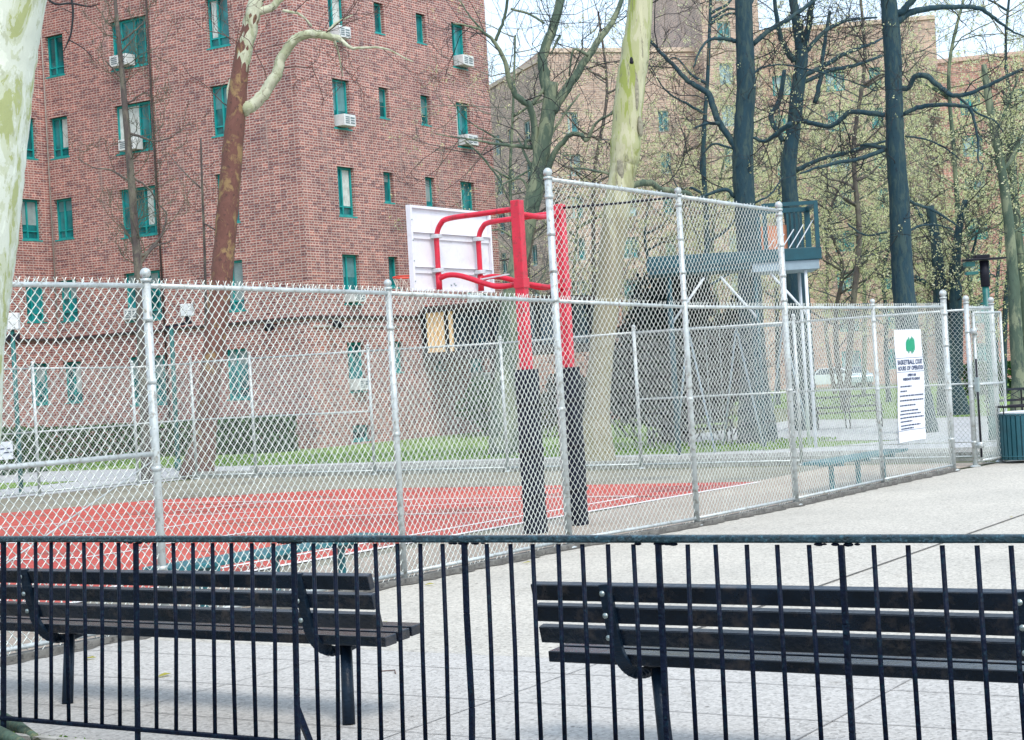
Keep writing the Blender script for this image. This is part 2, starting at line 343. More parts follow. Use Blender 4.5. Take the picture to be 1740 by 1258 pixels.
M['board'] = paint('white_backboard', (0.74, 0.75, 0.80), 0.4, 0.05, 3, bump=0.05, dirt=(0.45, 0.44, 0.44), dirt_amt=0.25)
M['clamp'] = paint('clamp_zinc', (0.62, 0.64, 0.66), 0.4, 0.15, 6, metal=0.3)
M['pad'] = paint('black_padding', (0.008, 0.010, 0.022), 0.5, 0.4, 5, bump=0.4, bscale=14)
M['net'] = paint('net_cord', (0.68, 0.60, 0.50), 0.9, 0.2, 5)
M['court_bench'] = paint('teal_bench_paint', (0.02, 0.16, 0.19), 0.35, 0.3, 6, dirt=(0.15, 0.35, 0.40), dirt_amt=0.5)
M['bin'] = paint('teal_bin_paint', (0.012, 0.085, 0.11), 0.4, 0.25, 6)
M['liner'] = paint('white_liner', (0.8, 0.8, 0.8), 0.5, 0.05, 5)
M['lampteal'] = paint('teal_lamp_post', (0.01, 0.12, 0.11), 0.4, 0.25, 6)
M['white'] = paint('white_play_paint', (0.66, 0.70, 0.74), 0.45, 0.1, 5)
M['greyplay'] = paint('grey_blue_play_paint', (0.25, 0.33, 0.38), 0.45, 0.1, 5)
M['playteal'] = paint('teal_play_paint', (0.003, 0.062, 0.085), 0.4, 0.2, 4)
M['cedar'] = paint('orange_cedar', (0.55, 0.22, 0.12), 0.8, 0.25, 5)
M['sign'] = paint('sign_white', (0.78, 0.80, 0.86), 0.5, 0.03, 3, bump=0)
M['signgreen'] = paint('sign_green', (0.0, 0.30, 0.15), 0.5, 0.05, 3, bump=0)
M['ink'] = paint('sign_ink', (0.03, 0.05, 0.12), 0.6, 0.1, 3, bump=0)
M['cable'] = paint('black_cable', (0.012, 0.012, 0.02), 0.5, 0.2, 3)
M['carwhite'] = paint('car_white', (0.70, 0.76, 0.80), 0.25, 0.03, 3, bump=0)
M['carsilver'] = paint('car_silver', (0.40, 0.50, 0.56), 0.25, 0.03, 3, bump=0, metal=0.4)
M['tyre'] = paint('tyre_rubber', (0.02, 0.02, 0.02), 0.8, 0.2, 3)
M['bk_syc'] = bark('pale_sycamore_bark', (0.66, 0.70, 0.60), (0.40, 0.44, 0.20), (0.42, 0.45, 0.30), 6.5, 0.45, 0.50, 0.57, .008)
M['bk_red'] = bark('reddish_plane_bark', (0.14, 0.062, 0.048), (0.26, 0.17, 0.08), (0.06, 0.032, 0.03), 4.0, 0.7, 0.54, 0.60)
M['bk_cream'] = bark('cream_limb_bark', (0.52, 0.54, 0.40), (0.35, 0.38, 0.24), (0.22, 0.20, 0.14), 3.0, 0.6)
M['bk_green'] = bark('greenish_plane_bark', (0.065, 0.10, 0.07), (0.19, 0.22, 0.14), (0.025, 0.045, 0.045), 3.0, 0.35)
M['bk_pale'] = bark('yellow_green_plane_bark', (0.46, 0.46, 0.30), (0.27, 0.32, 0.08), (0.17, 0.16, 0.12), 4.6, 0.16, 0.47, 0.58, .01, (0.21, 0.18, 0.12))
M['bk_teal'] = bark('dark_teal_bark', (0.010, 0.042, 0.060), (0.036, 0.070, 0.070), (0.004, 0.013, 0.026), 9.0, 0.25)  # teal of the lifted shadows is put into the bark colour
M['bk_grey'] = bark('grey_brown_bark', (0.085, 0.070, 0.065), (0.14, 0.13, 0.10), (0.04, 0.035, 0.035), 5.0, 0.4)
M['scar'] = paint('weathered_scar', (0.27, 0.26, 0.19), 0.9, 0.4, 14, bump=0.8, bscale=30)
M['twig'] = paint('dark_twig', (0.03, 0.034, 0.038), 0.8, 0.5, 1.2, bump=0)
M['twigbrown'] = paint('brown_twig', (0.10, 0.06, 0.05), 0.85, 0.5, 1.0, bump=0)
M['twiggrey'] = paint('olive_twig', (0.09, 0.095, 0.065), 0.85, 0.5, 1.0, bump=0)
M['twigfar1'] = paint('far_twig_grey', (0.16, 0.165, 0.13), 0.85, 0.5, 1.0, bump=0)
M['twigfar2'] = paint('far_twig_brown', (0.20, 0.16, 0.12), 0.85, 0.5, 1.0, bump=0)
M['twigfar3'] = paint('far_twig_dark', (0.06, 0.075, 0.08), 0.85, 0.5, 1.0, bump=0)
M['bud'] = leafmat('spring_buds', [(0.66, 0.67, 0.34), (0.84, 0.80, 0.48), (0.52, 0.58, 0.28), (0.86, 0.83, 0.60), (0.68, 0.70, 0.40)])
M['shrub'] = leafmat('hedge_leaf', [(0.03, 0.09, 0.03), (0.07, 0.17, 0.04), (0.02, 0.06, 0.04), (0.12, 0.26, 0.06)])
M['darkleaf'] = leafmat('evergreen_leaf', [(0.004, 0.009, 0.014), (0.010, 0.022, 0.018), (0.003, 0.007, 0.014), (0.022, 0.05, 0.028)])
M['mixleaf'] = leafmat('mixed_shrub_leaf', [(0.05, 0.10, 0.05), (0.20, 0.13, 0.10), (0.12, 0.20, 0.05), (0.03, 0.05, 0.05), (0.24, 0.22, 0.10)])
M['grassblade'] = leafmat('grass_blade', [(0.10, 0.24, 0.03), (0.20, 0.36, 0.05), (0.28, 0.40, 0.10)])
M['dryleaf'] = leafmat('fallen_leaf', [(0.35, 0.14, 0.06), (0.50, 0.48, 0.10), (0.20, 0.10, 0.06)])

# ------------------------------------------------------------------ ground
def sheet(name, pts, z, mat, label=None):
    mb = MB(); p = [(float(a[0]), float(a[1]), z) for a in pts]
    mb.add(p, [tuple(range(len(p)))]); o = mb.build(name, mat); tag(o, label, kind='structure'); return o
sheet('ground', [(-400, -60), (400, -60), (400, 600), (-400, 600)], -0.012, M['ground'])
# fence line of the court (post feet), near to far
FP = [(-10.33, 4.6), (-10.03, 7.3), (-9.74, 10.04), (-9.52, 13.01), (-9.40, 15.88), (-9.00, 18.20), (-8.83, 20.78), (-8.76, 23.85), (-8.62, 26.67), (-8.50, 27.45), (-8.41, 28.53)]
FH = [2.8, 2.8, 2.8, 2.76, 2.70, 2.62, 2.61, 2.62, 2.64, 2.62, 2.62]
sheet('plaza_paving', [(-10.6, 6.515), (8, 6.515), (8, 31), (-8.2, 31)] + [(x + .02, y) for x, y in FP[::-1][:-2]], -0.004, M['plaza'])
sheet('paver_strip', [(-10.15, 6.56), (6, 6.56), (6, 9.62), (-9.78, 9.62)], 0.0, M['plaza2'])
j = MB()
for X, y0, y1, w in [(-5.46, 9.66, 30.5, .022), (-1.3, 9.66, 30.5, .02)]:
    j.add([(X - w / 2, y0, .004), (X + w / 2, y0, .004), (X + w / 2 + .003, y1, .004), (X - w / 2 + .003, y1, .004)], [(0, 1, 2, 3)])
tag(j.build('slab_joints', M['joint']), kind='structure'); j = MB()
for X, y0, y1, w in [(-3.38, 6.6, 9.6, .010), (-5.46, 6.6, 9.6, .008), (-7.5, 6.6, 9.6, .007), (-1.3, 6.6, 9.6, .009)]:
    j.add([(X - w / 2, y0, .004), (X + w / 2, y0, .004), (X + w / 2 + .003, y1, .004), (X - w / 2 + .003, y1, .004)], [(0, 1, 2, 3)])
for Y, x0, x1, w in [(7.37, -10, 5, .008), (8.25, -10, 5, .009), (9.12, -10, 5, .009), (9.64, -9.7, 5, .006)]:
    # broken into the runs between the long joints so that no strips overlap
    xs = [x0, -7.51, -5.47, -3.39, -1.31, x1]
    for a, b_ in zip(xs[:-1], xs[1:]): j.add([(a + .012, Y - w / 2, .004), (b_, Y - w / 2, .004), (b_, Y + w / 2, .004), (a + .012, Y + w / 2, .004)], [(0, 1, 2, 3)])
tag(j.build('paving_joints', M['joint2']), kind='structure')
# court slab, apron, red paint, lines
sheet('court_asphalt', [(-10.35, 4.6), (-9.78, 10.04), (-9.34, 15.85), (-8.91, 20.85), (-8.66, 26.67), (-8.45, 28.5), (-26.6, 28.95), (-27.8, 24), (-28, 4.6)], 0.004, M['asphalt'])
sheet('court_apron', [(-10.45, 4.7), (-9.83, 10.04), (-9.39, 15.85), (-8.96, 20.85), (-8.7, 26.67), (-8.55, 28.3), (-11.3, 28.3), (-11.28, 26.2), (-11.4, 4.7)], 0.008, M['edge'])
sheet('red_court', [(-12.25, 5), (-11.95, 12), (-11.6, 18), (-11.1, 24.85), (-19.5, 24.9), (-22.4, 23.1), (-23.8, 20.5), (-24.6, 5)], 0.012, M['red'])
ln = MB()
def gline(pts, w=.05, z=.016):
    w = w * 1.7
    for (a, b_) in zip(pts[:-1], pts[1:]):
        a = np.array([a[0], a[1]], float); b2 = np.array([b_[0], b_[1]], float); d = b2 - a; d /= np.linalg.norm(d); n = np.array([-d[1], d[0]]) * w / 2
        ln.add([(*(a - n), z), (*(b2 - n), z), (*(b2 + n), z), (*(a + n), z)], [(0, 1, 2, 3)])
gline([(-12.28, 5), (-11.98, 12), (-11.63, 18), (-11.13, 24.8)], .07)
gline([(-12.9, 5), (-12.05, 22.4)], .05, .0165); gline([(-12.05, 22.4), (-22.2, 22.4)], .05)
for pp in ([(0, 899), (135, 889), (270, 880), (435, 872)], [(120, 911), (270, 900), (350, 888), (435, 881)], [(270, 928), (435, 905), (560, 893)], [(435, 882), (520, 880)], [(520, 881), (690, 876), (880, 872)], [(0, 925), (60, 924)], [(300, 870), (440, 856), (560, 851), (700, 851)], [(560, 870), (700, 862), (900, 852)], [(0, 955), (140, 950), (250, 935)]):
    gline([G(*q)[:2] for q in pp], .045, .0172 + .0004 * len(ln.f) % .003)
tag(ln.build('court_lines', M['line']), kind='structure')
# beyond the far fence: kerb, walk, lawn, plaza patches
FBc = [(-27.6, 17), (-27.2, 24.7), (-26.85, 28.95), (-8.41, 28.75)]
k = MB()
k.bar((-27.2, 29.25, .05), (-7.0, 29.1, .05), .16, .2); k.bar((-27.0, 31.05, .04), (-5, 31.0, .04), .14, .16)
tag(k.build('kerb', M['kerb']), kind='structure')
sheet('far_walk', [(-48, 29.4), (-27, 29.35), (30, 29.2), (30, 35), (-14, 35.0), (-17, 33.9), (-48, 34.2)], -0.004, M['walk'])
sheet('side_walk', [(-31, 10), (-28.1, 10), (-27.7, 24), (-27.3, 29.3), (-31, 29.3)], -0.005, M['walk'])
sheet('lawn', [(-48, 34.25), (-17, 33.95), (-14, 35.05), (-13.2, 36.8), (-19.2, 38.6), (-22, 41.5), (-26, 60), (-34.6, 60), (-34.6, 43.0), (-48, 43)], -0.003, M['lawn'])
sheet('far_plaza', [(-14.0, 35.2), (12, 35.2), (12, 46), (-17.0, 49.4), (-22, 52), (-21.5, 41.8), (-19.0, 38.8), (-13.1, 37.0)], -0.002, M['walk'])
sheet('far_lawn', [(-17.2, 49.6), (12, 46.2), (30, 110), (-60, 110), (-24, 60), (-22, 52.2)], -0.001, M['lawn'])
sheet('side_lawn', [(-48, 6), (-31.1, 6), (-31.1, 29.3), (-48, 29.3)], -0.003, M['lawn'])
sheet('far_street', [(-70, 111), (60, 111), (60, 123), (-70, 123)], -0.003, M['asphalt'])
# planting bed on this side of the railing
sheet('planting_bed', [(-14, 0.5), (3, 0.5), (3, 6.505), (-14, 6.505)], -0.004, M['soil'])

# ------------------------------------------------------------------ chain-link fence
def link_mesh(parent, a, b, z0, z1, w=.041, Pz=.094, rad=.0032, sides=4, dep=.007, knuckle=True, name='mesh', zb=None, zt=None):
    """woven wire between two feet a and b: every wire is its own zig-zag spiral"""
    a = np.array(a[:2], float); b = np.array(b[:2], float); L = np.linalg.norm(b - a); d = (b - a) / L
    nrm = np.array([d[1], -d[0]])
    n = int(L / w); w = L / n
    zt0, zt1 = (zt if zt else (z1, z1)); zb0, zb1 = (zb if zb else (z0, z0))
    Vs = []; Fs = []; off = 0
    e = .14
    m = int((z1 - z0) / Pz) + 3
    up = .54 * Pz                                   # slightly skewed diamonds
    t = np.arange(m)[:, None] * Pz
    base = np.concatenate([t + 0, t + up - .08 * Pz, t + up, t + up + .08 * Pz], 1)
    # four stations per turn: left knuckle front, right front, right back, left back
    zz = np.stack([t[:, 0] + .04 * Pz, t[:, 0] + up - .04 * Pz, t[:, 0] + up + .04 * Pz, t[:, 0] + Pz - .04 * Pz], 1).ravel()
    uu = np.tile([0.0, 1.0, 1.0, 0.0], m); dd = np.tile([1.0, 1.0, -1.0, -1.0], m)
    ring = np.arange(sides)
    an = ring * 2 * math.pi / sides
    for k_ in range(n):
        sag = rng.normal(0, .0015)
        u = (k_ + (uu if True else uu)) * w + sag
        zsh = (k_ * (up - .5 * Pz)) % Pz
        # neighbours must touch: a wire's right knuckles sit at the next wire's left knuckles
        z = z0 + zz - Pz * .5 + zsh if k_ % 1 == 0 else zz
        ph = (k_ % 2) * .5 * Pz
        z = z + ph - .25 * Pz
        fr = (k_ + .5) / n
        top = zt0 + (zt1 - zt0) * fr; bot = zb0 + (zb1 - zb0) * fr
        ok = (z > bot - Pz * .3) & (z < top + Pz * .4)
        z = z[ok]; u2 = u[ok]; d2 = dd[ok] * dep
        q = len(z)
        if q < 3: continue
        pts = np.stack([a[0] + d[0] * u2 + nrm[0] * d2, a[1] + d[1] * u2 + nrm[1] * d2, z], 1)
        tg = np.gradient(pts, axis=0); tg /= np.linalg.norm(tg, axis=1)[:, None] + 1e-9
        n3 = np.array([nrm[0], nrm[1], 0.0]); x = n3 - tg * (tg @ n3)[:, None]; x /= np.linalg.norm(x, axis=1)[:, None] + 1e-9
        y = np.cross(tg, x)
        V = pts[:, None, :] + rad * (np.cos(an)[None, :, None] * x[:, None, :] + np.sin(an)[None, :, None] * y[:, None, :])
        Vs.append(V.reshape(-1, 3))
        i = np.arange(q - 1)[:, None] * sides + ring[None, :]; i2 = np.arange(q - 1)[:, None] * sides + ((ring + 1) % sides)[None, :]
        Fs.append(np.stack([i, i2, i2 + sides, i + sides], -1).reshape(-1, 4) + off); off += q * sides
    return Vs, Fs, off
def merge_meshes(parts, name, parent):
    V = []; Fq = []; off = 0
    for vs, fs, cnt in parts:
        V += vs; Fq += [f2 + off for f2 in fs]; off += cnt
    return raw_mesh(name, np.concatenate(V), np.concatenate(Fq), M['wire'], parent)
def fence_post(parent, x, y, h, r=.03, ball=True, name='post', bands=()):
    mb = MB(); mb.tube([(x, y, 0), (x, y, h)], r, 12)
    mb.tube([(x, y, 0), (x, y, .012), (x, y, .03)], [r * 2.2, r * 2.0, r * 1.1], 12)
    for bz in bands: mb.tube([(x, y, bz - .02), (x, y, bz + .02)], r * 1.18, 12)
    p = mb.build(name, M['galv'], parent, True)
    c = MB()
    if ball:
        c.tube([(x, y, h), (x, y, h + .025), (x, y, h + .03)], [r * 1.25, r * 1.2, r * .7], 12); c.sphere((x, y, h + .03 + r * 1.1), r * 1.25)
    else: c.tube([(x, y, h), (x, y, h + .02), (x, y, h + .045)], [r * 1.15, r * 1.1, r * .4], 12)
    c.build('post_cap', M['galv'], p, True)
    return p
def fence_run(root, pts, hs, tall=None, mid=None, bot=True, r=.03, rad=.0032, sides=4, w=.041, Pz=.094, near=False):
    parts = []
    for i in range(len(pts) - 1):
        a, b = pts[i], pts[i + 1]
        parts.append(link_mesh(root, a, b, .05, max(hs[i], hs[i + 1]) + .02, rad=rad, sides=sides, zt=(hs[i] - .02, hs[i + 1] - .02), zb=(.05, .05), w=w, Pz=Pz) if not (near and i < 4) else link_mesh(root, a, b, .05, max(hs[i], hs[i + 1]) + .02, rad=.0042, sides=sides, zt=(hs[i] - .02, hs[i + 1] - .02), zb=(.05, .05), w=w, Pz=Pz, dep=.009))
        mb = MB(); mb.tube([(a[0], a[1], hs[i] - .03), (b[0], b[1], hs[i + 1] - .03)], .021, 10); mb.build('top_rail', M['galv'], root, True)
        if bot:
            mb = MB(); mb.tube([(a[0], a[1], .085), (b[0], b[1], .085)], .019, 8); mb.build('bottom_rail', M['galv'], root, True)
        if mid and mid[i]:
            mb = MB(); mb.tube([(a[0], a[1], mid[i]), (b[0], b[1], mid[i])], .021 if r > .028 else .018, 8); mb.build('middle_rail', M['galv'], root, True)
    return parts

court = thing('chain_link_fence', 'near galvanised chain-link fence along the plaza, raised to a tall backstop behind the hoop', 'fence', (FP[2][0], FP[2][1], 0))
parts = fence_run(court, FP[:9], FH[:9], near=True, mid=[1.42, 1.42, 0, 0, 0, 0, 0, 0])
for i, (x, y) in enumerate(FP[:9]):
    if i in (4, 5, 6): continue
    fence_post(court, x, y, FH[i] + (.10 if i == 8 else .0), .048 if i == 8 else .036 if i == 2 else .03, True, bands=(0.5, 1.3, 2.0, 2.5) if i in (2, 8) else (1.4, 2.4))
# tall backstop bays
TP = FP[4:7]; TH = [4.02, 3.93, 3.88]
for i, (x, y) in enumerate(TP): fence_post(court, x, y, TH[i] - .03, .040 if i != 1 else .034, True, bands=(1.5, 2.68, 3.0, 3.4, 3.8))
for i in range(2):
    parts.append(link_mesh(court, TP[i], TP[i + 1], FH[4 + i] - .03, TH[i] + .02, zt=(TH[i] - .02, TH[i + 1] - .02), zb=(FH[4 + i] - .02, FH[5 + i] - .02)))
    mb = MB(); mb.tube([(*TP[i], TH[i] - .03), (*TP[i + 1], TH[i + 1] - .03)], .024, 10); mb.build('top_rail', M['galv'], court, True)
merge_meshes(parts, 'wire_mesh', court)
# knuckled wire ends above the top rail
kn = MB()
for i in range(0, 8):
    a = np.array(FP[i]); b = np.array(FP[i + 1]); L = np.linalg.norm(b - a); n = int(L / .082)
    for q in range(n):
        t = (q + .5) / n; p = a + (b - a) * t; z = FH[i] + (FH[i + 1] - FH[i]) * t - .02; d = (b - a) / L
        for s in (-1, 1): kn.tube([(p[0], p[1], z - .005), (p[0] + s * d[0] * .006, p[1] + s * d[1] * .006, z + .03), (p[0] + s * d[0] * .018, p[1] + s * d[1] * .018, z + .05)], .0034, 4)
kn.build('wire_ends', M['wire'], court)
tr = MB(); tr.tube([(FP[2][0], FP[2][1], 1.38), (FP[1][0], FP[1][1], .12)], .006, 6); tr.build('tension_rod', M['galv'], court, True)
kb = MB()
for a, b in zip(FP[:8], FP[1:9]): kb.bar((a[0], a[1] + .001, .012), (b[0], b[1] - .001, .012), .13, .06)
tag(kb.build('fence_kerb', M['kerbdark']), kind='structure')
gt = MB()
rr0 = random.Random(3)
for a, b in zip(FP[:8], FP[1:9]):
    n = int(math.dist(a, b) / .12)
    for q in range(n):
        x0_ = a[0] + (b[0] - a[0]) * q / n; y0_ = a[1] + (b[1] - a[1]) * q / n; x1_ = a[0] + (b[0] - a[0]) * (q + 1) / n; y1_ = a[1] + (b[1] - a[1]) * (q + 1) / n
        w0_ = gt.w if hasattr(gt, 'w') else .14; gt.w = rr0.uniform(.10, .19)
        gt.add([(x0_ + .066, y0_, .003), (x0_ + w0_, y0_, .003), (x1_ + gt.w, y1_, .003), (x1_ + .066, y1_, .003)], [(0, 1, 2, 3)])
tag(gt.build('fence_gutter', M['grime']), kind='structure')
# open gate, folded back on the far panel
g0 = FP[8]; g1 = FP[9]; g2 = FP[10]
gate = thing('chain_link_gate', 'narrow chain-link gate swung open beside the corner post, latch hanging on its dark frame', 'gate', (g1[0], g1[1], 0))
ga = np.array([g1[0] + .10, g1[1] + .02]); gb = np.array([g2[0] + .16, g2[1] - .06])
mb = MB()
for p in (ga, gb): mb.tube([(*p, .1), (*p, 2.5)], .022, 10)
for z in (.1, 1.33, 2.5): mb.tube([(*ga, z), (*gb, z)], .019, 10)
mb.build('gate_frame', M['galv'], gate, True)
merge_meshes([link_mesh(gate, ga, gb, .1, 2.5)], 'wire_mesh', gate)
lt = MB(); c = np.array([*ga, 1.33]); lt.box(c + [-.035, -.05, -.12], c + [.035, .03, .12]); lt.build('latch', M['bolt'], gate, bevel=.01)
hg = MB()
for z in (.35, 2.2): hg.tube([(*ga, z), (g1[0], g1[1], z)], .035, 8); hg.box((ga[0] - .04, ga[1] - .05, z - .05), (ga[0] + .04, ga[1] + .03, z + .05))
hg.build('hinge', M['galv'], gate, True)
dk = MB(); dk.tube([(ga[0] + .012, ga[1] - .03, .15), (ga[0] + .012, ga[1] - .03, 1.75)], .016, 8); dk.build('latch_rod', M['cable'], gate, True)
# return panel after the gate opening
ret = thing('fence_corner_panel', 'short chain-link corner panel right of the open gate, beside the litter bin', 'fence', (g2[0], g2[1], 0))
pr = fence_run(ret, [g1, g2], [2.62, 2.62], mid=[1.33])
merge_meshes(pr, 'wire_mesh', ret)
fence_post(ret, g1[0], g1[1], 2.66, .042, True, bands=(.4, 1.3, 2.2)); fence_post(ret, g2[0], g2[1], 2.64, .042, True, bands=(.4, 1.3, 2.2))
# far fence
far = thing('chain_link_fence', 'low-looking far chain-link fence closing the back end of the red court', 'fence', (-17, 29, 0))
xs = [-8.55, -12.1, -15.4, -18.47, -21.84, -25.17, -26.85]; fy = [28.75, 28.85, 28.9, 28.95, 29.0, 29.05, 28.95]
fp = list(zip(xs, fy)); fh = [2.62, 2.62, 2.64, 2.62, 2.66, 2.68, 2.68]
pf = fence_run(far, fp, fh, mid=[1.33, 1.33, 0, 0, 1.35, 1.35], r=.026, rad=.0030, sides=3)
for i, (x, y) in enumerate(fp[1:]): fence_post(far, x, y, fh[i + 1] + .02, .032, True)
merge_meshes(pf, 'wire_mesh', far)
side = thing('chain_link_fence', 'chain-link fence down the left side of the court, in front of the hedge', 'fence', (-27.3, 24, 0))
fs = [(-26.85, 28.95), (-26.95, 27.2), (-27.3, 24.7), (-27.45, 22.0), (-27.6, 19.0)]; hs = [2.66, 2.62, 2.68, 2.7, 2.7]
pf = fence_run(side, fs, hs, mid=[1.35, 1.33, 1.33, 1.33], r=.026, rad=.0030, sides=3)
for i, (x, y) in enumerate(fs[1:]): fence_post(side, x, y, hs[i + 1] + .02, .032, True)
merge_meshes(pf, 'wire_mesh', side)

# banner with the court rules, tied to the near fence
def fx(Y):
    for (a, b) in zip(FP[:-1], FP[1:]):
        if a[1] <= Y <= b[1]: return a[0] + (b[0] - a[0]) * (Y - a[1]) / (b[1] - a[1])
bn = thing('banner_sign', 'tall white rules banner with a green leaf mark on the fence beside the gate', 'sign', (fx(24.9), 24.9, .6))
def bpt(s, z):                                   # s across 0..1, z height
    Y = 24.42 + .10 * (z - .6) + 1.05 * s
    return np.array([fx(Y) + .035 + .018 * math.sin(6.0 * s + 2.3 * z) + .012 * math.sin(5 * z), Y, z])
mb = MB(); nu, nv = 8, 22; V = []; fc = []
for side_ in (0, 1):
    for jv in range(nv + 1):
        for iu in range(nu + 1):
            p = bpt(iu / nu, .58 + 1.68 * jv / nv); p[0] += -.004 * side_; V.append(p)
o1 = (nu + 1) * (nv + 1)
for jv in range(nv):
    for iu in range(nu):
        a = jv * (nu + 1) + iu
        fc.append((a, a + 1, a + nu + 2, a + nu + 1)); fc.append((o1 + a, o1 + a + nu + 1, o1 + a + nu + 2, o1 + a + 1))
mb.add(V, fc); mb.build('cloth', M['sign'], bn, True)
def bpt2(s, z): p = bpt(s, z); p[0] += .006; return p
mk = MB()
# four-lobed leaf mark: serrated upright strokes side by side
for i, (s0, zt_, zb_) in enumerate([(.375, 2.12, 1.93), (.425, 2.15, 1.90), (.475, 2.13, 1.93), (.525, 2.16, 1.89), (.575, 2.15, 1.91), (.62, 2.13, 1.94)]):
    zm = (zt_ + zb_) / 2
    pts = [bpt2(s0 - .012, zb_), bpt2(s0 + .012, zb_), bpt2(s0 + .033, zm - .04), bpt2(s0 + .033, zm + .05), bpt2(s0 + .018, zt_), bpt2(s0 - .002, zt_ - .01), bpt2(s0 - .033, zm + .04), bpt2(s0 - .033, zm - .05)]
    for p in pts: p[0] += .0006 * i
    mk.add(pts, [tuple(range(8))])
mk.build('leaf_mark', M['signgreen'], bn)
tx = MB()
def strip(s0, s1, z, h, dz=0.0):
    n = max(1, int((s1 - s0) / .06))
    for i in range(n):
        a = s0 + (s1 - s0) * i / n; b = s0 + (s1 - s0) * (i + 1) / n
        tx.add([bpt2(a, z), bpt2(b, z), bpt2(b, z + h), bpt2(a, z + h)], [(0, 1, 2, 3)])
for z in (1.83, 1.62, .745): strip(.0, 1.0, z, .006)
for (s0, s1, z) in [(.12, .5, 1.395), (.12, .37, 1.325), (.1, .92, 1.255), (.1, .93, 1.185), (.1, .66, 1.11), (.13, .75, 1.03), (.1, .84, .98), (.1, .94, .925), (.1, .58, .87), (.1, .83, .81 + .0), (.1, .62, .765)]:
    # ragged rows of short words
    s = s0; rr = random.Random(int(z * 1000))
    while s < s1:
        L = rr.uniform(.03, .10); strip(s, min(s + L, s1), z, .02); s += L + .014
tx.build('small_print', M['ink'], bn)
def text_on(parent, txt, size, sc, z, fn, mat, name='lettering'):
    cu = bpy.data.curves.new(name, 'FONT'); cu.body = txt; cu.size = size; cu.align_x = 'CENTER'; cu.resolution_u = 2; cu.space_character = 1.02; cu.offset = .003
    ob = bpy.data.objects.new('tmp', cu); COL.objects.link(ob)
    dg = bpy.context.evaluated_depsgraph_get(); me = bpy.data.meshes.new_from_object(ob.evaluated_get(dg))
    bpy.data.objects.remove(ob)
    for v in me.vertices: q = fn(v.co.x, v.co.y); v.co = Vector([float(t) for t in q])
    me.materials.append(mat) if not me.materials else None
    me.materials[0] = mat
    o = bpy.data.objects.new(name, me); COL.objects.link(o); attach(o, parent); return o
for txt, sz, zz in [('BASKETBALL COURT', .10, 1.735), ('HOURS OF OPERATION', .088, 1.648), ('OPEN 9 AM', .052, 1.555), ('WEEKDAYS TO SUNDAY', .052, 1.495)]:
    text_on(bn, txt, sz, .5, zz, lambda x, y, zz=zz: bpt2(.5 + x / 1.05, zz + y), M['ink'])
# small white sign on the left side fence
sg = thing('fence_sign', 'small white notice plate low on the near fence at the left edge', 'sign', (-10.0, 8.7, 1.3))
a = onX(-8, 752, -10.0); b = onX(19, 780, -10.0)
mb = MB(); mb.box((-9.985, a[1], b[2]), (-9.975, b[1], a[2])); mb.build('plate', M['sign'], sg)
mb = MB()
zc = (a[2] + b[2]) / 2
for i, (q0, q1) in enumerate([(.15, .4), (.45, .8), (.3, .9)]): mb.box((-9.974, a[1] + (b[1] - a[1]) * q0, zc + (.01, .01, -.02)[i]), (-9.972, a[1] + (b[1] - a[1]) * q1, zc + (.018, .018, -.012)[i]))
mb.build('small_print', M['ink'], sg)

